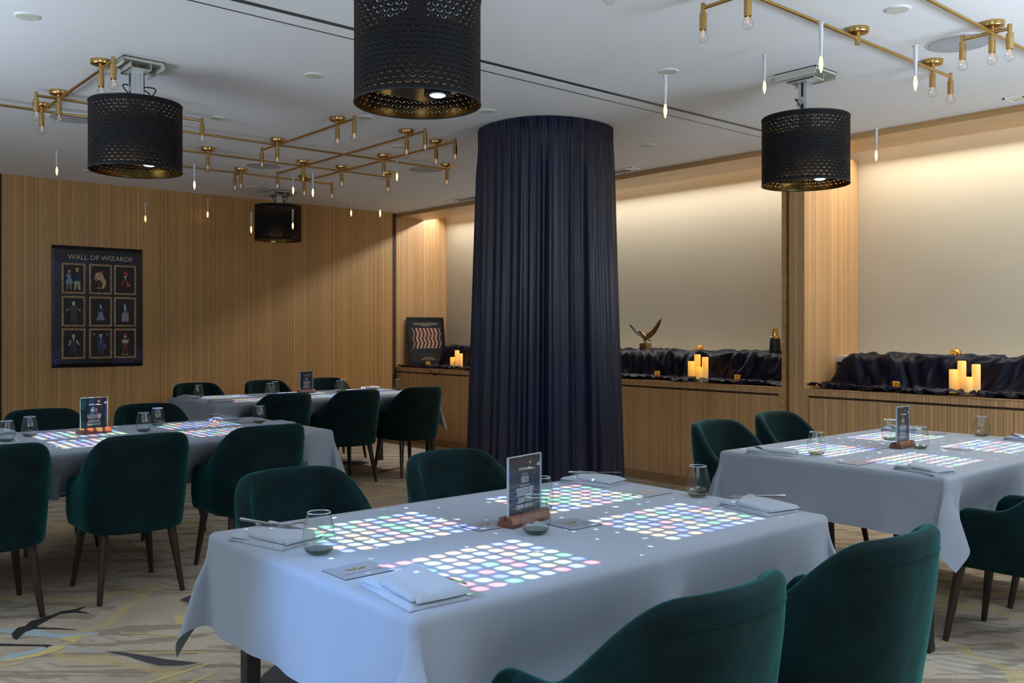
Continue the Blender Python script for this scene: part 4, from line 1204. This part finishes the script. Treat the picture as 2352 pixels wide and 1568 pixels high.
sk = [(1.80, 6.70, 'far left, behind the brass bulbs'), (3.59, 7.53, 'behind the brass rods left of the wands'), (4.78, 6.74, 'under the right end of the brass grid'), (4.74, 2.01, 'behind the brass bulbs at the top right')]
s0 = None
for x, y, s in sk:
    if s0 is None:
        s0 = empty('ceiling_speaker', (0, 0, 0), 0, 'x', 'speaker')
        MB().lathe([(.163, -.003), (.166, -.001), (.166, 0)], 48).build('rim', 'ceiling', s0, smooth=True)
        MB().lathe([(.148, -.006), (.150, -.003)], 48).build('grille', 'speaker', s0, smooth=True)
        MB().box(-.018, .018, -.004, .004, -.0068, -.006).build('badge', 'vent_black', s0)
        o = s0
    else: o = copy_tree(s0)
    o.location = (x, y, CEIL); tag(o, 'large round grey ceiling speaker '+s, 'speaker', 'ceiling speakers')
def vent(y0, y1, x, label):
    t = empty('air_vent', (x, (y0+y1)/2, CEIL), 0, label, 'vent'); h = (y1-y0)/2
    MB().box(-.075, -.065, -h, h, -.008, 0).box(.065, .075, -h, h, -.008, 0).box(-.075, .075, -h, -h+.012, -.008, 0).box(-.075, .075, h-.012, h, -.008, 0).build('frame', 'ceiling', t)
    MB().box(-.055, -.020, -h+.10, h-.10, -.0045, 0).box(.015, .05, -h+.10, h-.10, -.0045, 0).build('slot', 'vent_black', t)
    MB().box(-.066, .066, -h+.012, h-.012, -.003, 0).build('backing', 'alu', t)
vent(5.46, 8.22, 6.18, 'long slot air vent beside the beam, behind the column')
vent(.6, 2.32, 6.15, 'slot air vent beside the beam at the right edge')

# ------------------------------------------------------------------ poster
ps = empty('wall_poster', (2.780, AY-.006, .997), 0, 'black poster titled WALL OF WIZARDS with nine framed cartoon figures', 'poster')
PWd, PHt = .852, 1.182
def sheet():
    mb = MB()
    def fn(u, v):
        x = (u-.5)*PWd; z = v*PHt
        return (x, -.006*abs(math.sin(u*3.4+.3))*(1-v)-.003*(1-v)+.001*math.sin(v*9), z)
    mb.grid(fn, 30, 30); return mb.build('sheet', 'poster', ps, smooth=True, solid=.001)
sheet()
RX = Matrix.Rotation(PI/2, 4, 'X')
text('title', 'WALL OF WIZARDS', .066, 'gold_pale', ps, Matrix.Translation((.02, -.012, 1.072)) @ RX @ Matrix.Scale(1.03, 4, (1, 0, 0)))
def fig(parent, cx, cz, shapes):
    from mathutils.geometry import tessellate_polygon
    mb = MB(); ms = []
    for k, (m, kind, *a) in enumerate(shapes):
        if 'p_'+m not in ms: ms.append('p_'+m)
        mi = ms.index('p_'+m); d = -.0135-.0002*k
        if kind == 'e':
            x, z, rx_, rz_ = a; mb.poly([(cx+x+rx_*math.cos(2*PI*i/18), d, cz+z+rz_*math.sin(2*PI*i/18)) for i in range(18)], mi)
        else:
            v3 = [Vector((cx+x, d, cz+z)) for x, z in a[0]]
            mb.add(v3, [tuple(t_) for t_ in tessellate_polygon([v3])], mi)
    mb.build('printed_figure', ms, parent)
# person template: measured in metres, origin at the middle of the picture
def person(hair, top, legs, skin='skin', s=1.0, pose=0):
    q = [(legs, 'p', [(-.022, -.02), (.022, -.02), (.026, -.098), (.008, -.098), (0, -.035), (-.008, -.098), (-.026, -.098)]),
         (top, 'p', [(-.030, .040), (-.012, .052), (.012, .052), (.030, .040), (.026, -.025), (-.026, -.025)]),
         (skin, 'e', 0, .068, .013, .017), (hair, 'e', 0, .081, .015, .009)]
    if pose == 0: q += [(top, 'p', [(-.028, .044), (-.040, -.005), (-.032, -.02), (-.020, .03)]), (top, 'p', [(.028, .044), (.040, -.005), (.032, -.02), (.020, .03)])]
    if pose == 1: q += [(skin, 'p', [(-.024, .042), (-.050, .005), (-.062, .015), (-.058, .024), (-.045, .018), (-.018, .048)]), (skin, 'p', [(.024, .042), (.050, .005), (.062, .015), (.058, .024), (.045, .018), (.018, .048)])]
    if pose == 2: q += [(top, 'p', [(-.024, .050), (-.056, .078), (-.052, .088), (-.018, .052)]), (top, 'p', [(.024, .050), (.056, .078), (.052, .088), (.018, .052)]), (skin, 'e', -.057, .088, .008, .008), (skin, 'e', .057, .088, .008, .008)]
    if pose == 3: q += [(skin, 'p', [(-.028, .04), (-.042, -.01), (-.034, -.016), (-.02, .02)]), (skin, 'p', [(.028, .04), (.05, .0), (.062, .012), (.05, -.012), (.02, .02)])]
    return [(m, k, *a) for m, k, *a in q]
def sh(f, dx, dz=0, s=1):
    o = []
    for m, k, *a in f:
        if k == 'e': o.append((m, k, a[0]*s+dx, a[1]*s+dz, a[2]*s, a[3]*s))
        else: o.append((m, k, [(x*s+dx, z*s+dz) for x, z in a[0]]))
    return o
woman = [('blue', 'p', [(-.014, .045), (.014, .045), (.012, .01), (.036, -.045), (-.036, -.045), (-.012, .01)]), ('skin', 'p', [(-.018, -.045), (-.006, -.045), (-.014, -.10), (-.022, -.10)]), ('skin', 'p', [(.006, -.045), (.018, -.045), (.016, -.10), (.008, -.10)]),
         ('hair', 'e', .004, .060, .016, .024), ('skin', 'e', 0, .064, .011, .015), ('skin', 'p', [(-.014, .044), (-.026, .03), (-.02, .0), (-.012, .02)])]
dog = [('dog', 'e', .022, -.03, .026, .045), ('maroon', 'p', [(-.028, -.015), (.020, -.015), (.012, -.07), (-.024, -.07)]), ('dog', 'e', -.018, -.078, .012, .008), ('dog', 'e', .014, -.078, .012, .008), ('dog', 'e', -.014, .030, .036, .036), ('dog', 'e', -.038, .008, .016, .020), ('sand', 'e', .014, .008, .015, .034), ('red', 'e', .010, .070, .013, .012), ('ink', 'e', -.012, .036, .005, .006), ('maroon', 'e', -.040, .004, .010, .005)]
cape = [('red', 'p', [(-.004, .025), (.052, -.055), (.010, -.065), (-.004, -.02)]), ('red', 'p', [(-.012, .02), (-.030, -.02), (-.024, -.066), (-.010, -.06)]), ('ink', 'p', [(-.016, .028), (.010, .028), (.016, -.066), (0, -.11), (-.020, -.066)]), ('red', 'p', [(-.022, .080), (.004, .085), (.026, .068), (.026, .046), (.0, .050), (-.012, .062)]), ('pale', 'e', .002, .034, .011, .013), ('ink', 'e', -.008, .048, .018, .006), ('white', 'e', .040, -.048, .005, .005), ('white', 'p', [(-.004, .018), (.006, .018), (.002, -.01)])]
man1 = person('pale', 'olive', 'olive', 'pale', 1, 1)
lady = [('grey', 'p', [(-.014, .0), (.014, .0), (.030, -.060), (.038, -.070), (.02, -.078), (0, -.072), (-.02, -.078), (-.038, -.070), (-.030, -.060)]), ('slate', 'e', 0, -.082, .030, .012), ('navy', 'p', [(-.016, .04), (.016, .04), (.020, 0), (-.020, 0)]), ('white', 'e', 0, .060, .008, .014), ('white', 'e', .001, .040, .006, .010), ('hair', 'e', .003, .070, .010, .008), ('slate', 'p', [(-.016, .036), (-.028, -.02), (-.020, -.02), (-.010, .02)]), ('slate', 'p', [(.016, .036), (.028, -.02), (.020, -.02), (.010, .02)])]
tea = [('red', 'p', [(.014, .03), (.032, .012), (.034, -.07), (.026, -.07), (.024, .0), (.012, .02)]), ('lilac', 'p', [(-.026, -.005), (.026, -.005), (.032, -.085), (.020, -.090), (0, -.086), (-.020, -.090), (-.032, -.085)]), ('grey', 'e', 0, -.006, .027, .007), ('navy', 'p', [(-.010, .036), (.012, .036), (.024, .0), (-.020, .0)]), ('white', 'e', 0, .030, .009, .016), ('white', 'e', -.003, .056, .009, .012), ('grey', 'e', -.004, .070, .013, .007), ('blue', 'e', 0, .008, .010, .008)]
suit = person('sand', 'plum', 'plum', 'pale', 1, 3)+[('white', 'p', [(-.006, .052), (.006, .052), (0, .02)])]
hero = [('red', 'p', [(.006, .02), (.040, .0), (.046, -.045), (.010, -.045)])]+person('pale', 'royal', 'slate', 'sand', 1, 2)+[('sand', 'p', [(-.003, .045), (.003, .045), (.003, 0), (-.003, 0)])]
clown = person('red', 'maroon', 'brown', 'pale', 1, 0)+[('red', 'e', 0, .082, .016, .012), ('pale', 'p', [(-.032, .040), (-.015, .034), (0, .040), (.015, .034), (.032, .040), (.026, .002), (0, .008), (-.026, .002)]), ('sand', 'e', -.018, -.100, .016, .005), ('sand', 'e', .018, -.100, .016, .005), ('sand', 'e', 0, -.006, .010, .006)]
figs = [sh(woman, -.036)+sh(person('sand', 'navy', 'cream', 'skin', 1, 0), .030, .005, 1.06), dog, cape, man1, lady, tea, suit, hero, clown]
fx_ = [-.232, .018, .252]; fz_ = [.865, .545, .230]
for r in range(3):
    for c in range(3):
        cx, cz = fx_[c], fz_[r]; hw, hh = .108, .148
        f = MB(); a, b = hw, hh; i1, i2 = hw-.018, hh-.018; i3, i4 = hw-.022, hh-.022
        for (x0, x1, z0, z1, X0, X1, Z0, Z1) in ((-a, a, b, b, -i1, i1, i2, i2), (-a, a, -b, -b, -i1, i1, -i2, -i2)):
            s_ = 1 if z0 > 0 else -1
            f.add([(cx-a, -.011, cz+s_*b), (cx+a, -.011, cz+s_*b), (cx+i1, -.013, cz+s_*i2), (cx-i1, -.013, cz+s_*i2)], [(0, 1, 2, 3)])
        for s_ in (-1, 1):
            f.add([(cx+s_*a, -.011, cz-b), (cx+s_*a, -.011, cz+b), (cx+s_*i1, -.013, cz+i2), (cx+s_*i1, -.013, cz-i2)], [(0, 1, 2, 3)])
        fo = f.build('printed_frame', 'pframe', ps)
        MB().poly([(cx-i1, -.0115, cz-i2), (cx+i1, -.0115, cz-i2), (cx+i1, -.0115, cz+i2), (cx-i1, -.0115, cz+i2)]).build('picture_ground', 'picture_ground', fo)
        fig(fo, cx, cz-.003, sh(figs[r*3+c], 0, 0, 1.08))

# ------------------------------------------------------------------ framed print in the niche corner
fp = empty('framed_print', (6.775, 9.475, .920), 0, 'black framed print of zigzag tile rows leaning in the niche corner', 'picture')
fp.rotation_euler = (-.13, 0, 0)
W2, H2 = .285, .612
fr = MB()
for bx in ((-W2, -W2+.03, 0, .02, 0, H2), (W2-.03, W2, 0, .02, 0, H2), (-W2+.03, W2-.03, 0, .02, 0, .03), (-W2+.03, W2-.03, 0, .02, H2-.03, H2)): fr.box(*bx)
fr.build('frame', 'black', fp, bevel=.002)
pm = MB().box(-W2+.03, W2-.03, .012, .016, .03, H2-.03)
v3 = [(-.24, .0115, .04)]+[(.24*math.cos(PI*(1-i/20)), .0115, .055+.10*math.sin(PI*i/20)) for i in range(21)]+[(.24, .0115, .04)]
pm.poly(v3, 1); r2 = random.Random(5)
for c in range(8):
    for r in range(9):
        off = (0, .010, .020, .010, -.004, .006, .018, .008, -.006)[r]
        x = -.205+c*.058+off; z = .46-r*.0292; wd = .016 if c not in (0, 7) else .007
        pm.box(x-wd, x+wd, .0105, .0118, z-.0135, z+.0135, 2 if r2.random() < .6 else 3)
for z, w_ in ((.535, .19), (.520, .19), (.505, .07), (.092, .07)): pm.box(-w_, w_, .0108, .0118, z-.0022, z+.0022, 4)
pr = pm.build('print', ['frame_print', 'frame_mound', 'note', 'note2', 'gold_pale'], fp)
text('lettering', 'THE MAGIC TABLE', .026, 'gold_pale', pr, Matrix.Translation((0, .0105, .072)) @ RX)

# ------------------------------------------------------------------ pillar candles, tea lights, pumpkins
def pillar(x, y, z, h, label, grp, m='wax', r=.0275):
    t = empty('pillar_candle', (x, y, z), 0, label, 'candle', grp)
    mb = MB(); n = 28
    prof = [(r, 0), (r*1.01, h*.5), (r, h-.003), (r-.003, h), (r-.006, h-.002), (r-.008, h-.014), (.003, h-.016)]
    mb.lathe(prof, n); o = mb.build('wax', m, t, smooth=True, angle=50)
    MB().lathe([(.0012, h-.016), (.0012, h-.006)], 6).build('wick', 'cable', t)
    return t
for gy, nm, zc, dim in ((4.99, 'left niche', .918, 0), (2.715, 'right niche', .918, 0), (8.49, 'far niche by the framed print', .918, 1)):
    g_ = 'pillar candles in the '+nm
    k_ = gy > 8
    pillar(6.46, gy+.075, zc, .125 if k_ else .165, 'left pillar candle of the four in the '+nm, g_)
    pillar(6.495, gy+.032, zc, .205 if k_ else .225, 'tallest pillar candle, back of the four in the '+nm, g_)
    pillar(6.46, gy-.078, zc, .17 if k_ else .205, 'right pillar candle of the four in the '+nm, g_)
    pillar(6.425, gy-.040, zc, .085 if k_ else .118, 'short front pillar candle of the four in the '+nm, g_, 'wax_dim' if dim else 'wax')
def tealight(x, y, z, label):
    t = empty('tealight_glass', (x, y, z), 0, label, 'candle holder', 'amber tealight glasses')
    MB().lathe([(.020, 0), (.024, .03), (.029, .058), (.0265, .058), (.021, .012), (.002, .010)], 24).build('cup', 'mercury', t, smooth=True, angle=50)
    MB().lathe([(.0285, .056), (.0300, .059), (.0285, .061), (.0272, .058)], 24, capb=False, capt=False).build('rim', 'gold', t, smooth=True)
    MB().lathe([(.001, .012), (.006, .020), (.005, .030), (.0008, .042)], 10).build('flame', 'flame', t, smooth=True)
tealight(6.47, 5.46, .922, 'small amber tealight glass left of the pillar candles in the left niche')
tealight(6.47, 4.585, .922, 'small amber tealight glass right of the pillar candles in the left niche')
tealight(6.46, 3.20, .922, 'small amber tealight glass in the right niche')
tealight(6.42, 9.0, .922, 'small amber tealight glowing before the framed print')
def pumpkin(x, y, z, label):
    t = empty('glass_pumpkin', (x, y, z), 0, label, 'candle holder', 'amber glass pumpkins')
    def fn(u, v):
        a = 2*PI*u; b = PI*(v*.86+.0)-PI/2
        r = .040*math.cos(b)*(1-.13*abs(math.sin(4.5*a))); return (r*math.cos(a)+.0001, r*math.sin(a), .030+.030*math.sin(b))
    mb = MB(); mb.grid(fn, 72, 16, closeu=True); mb.build('body', 'mercury', t, smooth=True, angle=60)
    MB().tube([(.018*math.cos(k*PI/10), .018*math.sin(k*PI/10), .0585) for k in range(21)], .0022, 6, cap=False).build('rim', 'gold', t, smooth=True)
pumpkin(6.70, 5.15, 1.165, 'round amber glass pumpkin on the ledge of the left niche')
pumpkin(6.70, 2.875, 1.165, 'round amber glass pumpkin on the ledge of the right niche')

# ------------------------------------------------------------------ vase
vz = empty('bottle_vase', (6.725, 4.385, 1.137), 0, 'charcoal bottle vase with a gold cylinder neck at the end of the left niche', 'vase')
MB().lathe([(.052, 0), (.053, .004), (.044, .13), (.040, .150)], 32).build('body', 'vase_grey', vz, smooth=True)
MB().lathe([(.041, .150), (.041, .160), (.036, .167), (.026, .170), (.023, .235), (.0225, .236), (.019, .236), (.019, .2)], 32).build('neck', 'gold', vz, smooth=True, angle=30)

# ------------------------------------------------------------------ bronze eagle
eg = empty('eagle_statue', (6.735, 5.83, 1.160), math.radians(0), 'bronze eagle with raised wings on a square block in the left niche', 'statue')
MB().box(-.042, .042, -.042, .042, -.01, .072).build('plinth', 'bronze', eg, bevel=.002)
bm_ = MB()
# the bird faces away to the left (+Y), wings spread along Y
bm_.tube([(0, -.050, .125), (0, -.030, .128), (0, .000, .128), (0, .022, .142), (-.002, .040, .165), (-.004, .052, .185), (-.006, .066, .190), (-.006, .080, .184), (-.006, .088, .176)], [.004, .016, .027, .026, .018, .013, .014, .008, .001], 14)
bm_.tube([(.0, -.030, .12), (.0, -.055, .105), (0, -.075, .095)], [.014, .012, .004], 10)
bm_.build('body', 'bronze', eg, smooth=True, angle=80)
lg = MB()
for s_ in (-1, 1):
    lg.tube([(s_*.012, -.005, .112), (s_*.013, .010, .092), (s_*.014, -.004, .076)], [.010, .006, .004], 8)
    for k in (-1, 0, 1): lg.tube([(s_*.014, -.004, .076), (s_*.014+k*.008, .018, .0745)], [.003, .0015], 6)
lg.build('legs', 'bronze', eg, smooth=True, angle=80)
def wing(side, m):
    # side +1: wing rising to the right of the picture (-Y); -1: small far wing rising left
    mb = MB(); root = Vector((0, -.010, .150)) if side > 0 else Vector((.0, .010, .150))
    nF = 12
    lead = [root+Vector((-.010*u, (-.135*u if side > 0 else .135*u), (.050*u+.036*u*u) if side > 0 else (.050*u+.020*u*u))) for u in [i/9 for i in range(10)]]
    mb.tube(lead, [.011-.008*i/9 for i in range(10)], 8)
    for k in range(nF):
        u = k/(nF-1); b0 = lead[int(u*9)]
        if side > 0:
            ang = math.radians(-38+82*u); L_ = .055+.045*u
            d = Vector((0, -math.cos(ang), math.sin(ang)))
        else:
            ang = math.radians(-60+95*u); L_ = .034+.022*u
            d = Vector((0, math.cos(ang), math.sin(ang)))
        pts = []; nrm = Vector((0, -d.z, d.y)) * .0125
        for v in (0, .35, .7, .9, 1): pts.append(b0+d*L_*v)
        wd_ = [.6, 1, .95, .6, .08]
        vs = [p+nrm*w__+Vector((-.002-.0008*k, 0, 0)) for p, w__ in zip(pts, wd_)]+[p-nrm*w__+Vector((-.0008*k, 0, 0)) for p, w__ in zip(pts, wd_)]
        mb.add(vs, [(i, i+1, 6+i, 5+i) for i in range(4)])
    return mb.build('wing', m, eg, smooth=False, solid=.0022)
wing(1, 'bronze'); wing(-1, 'pewter')
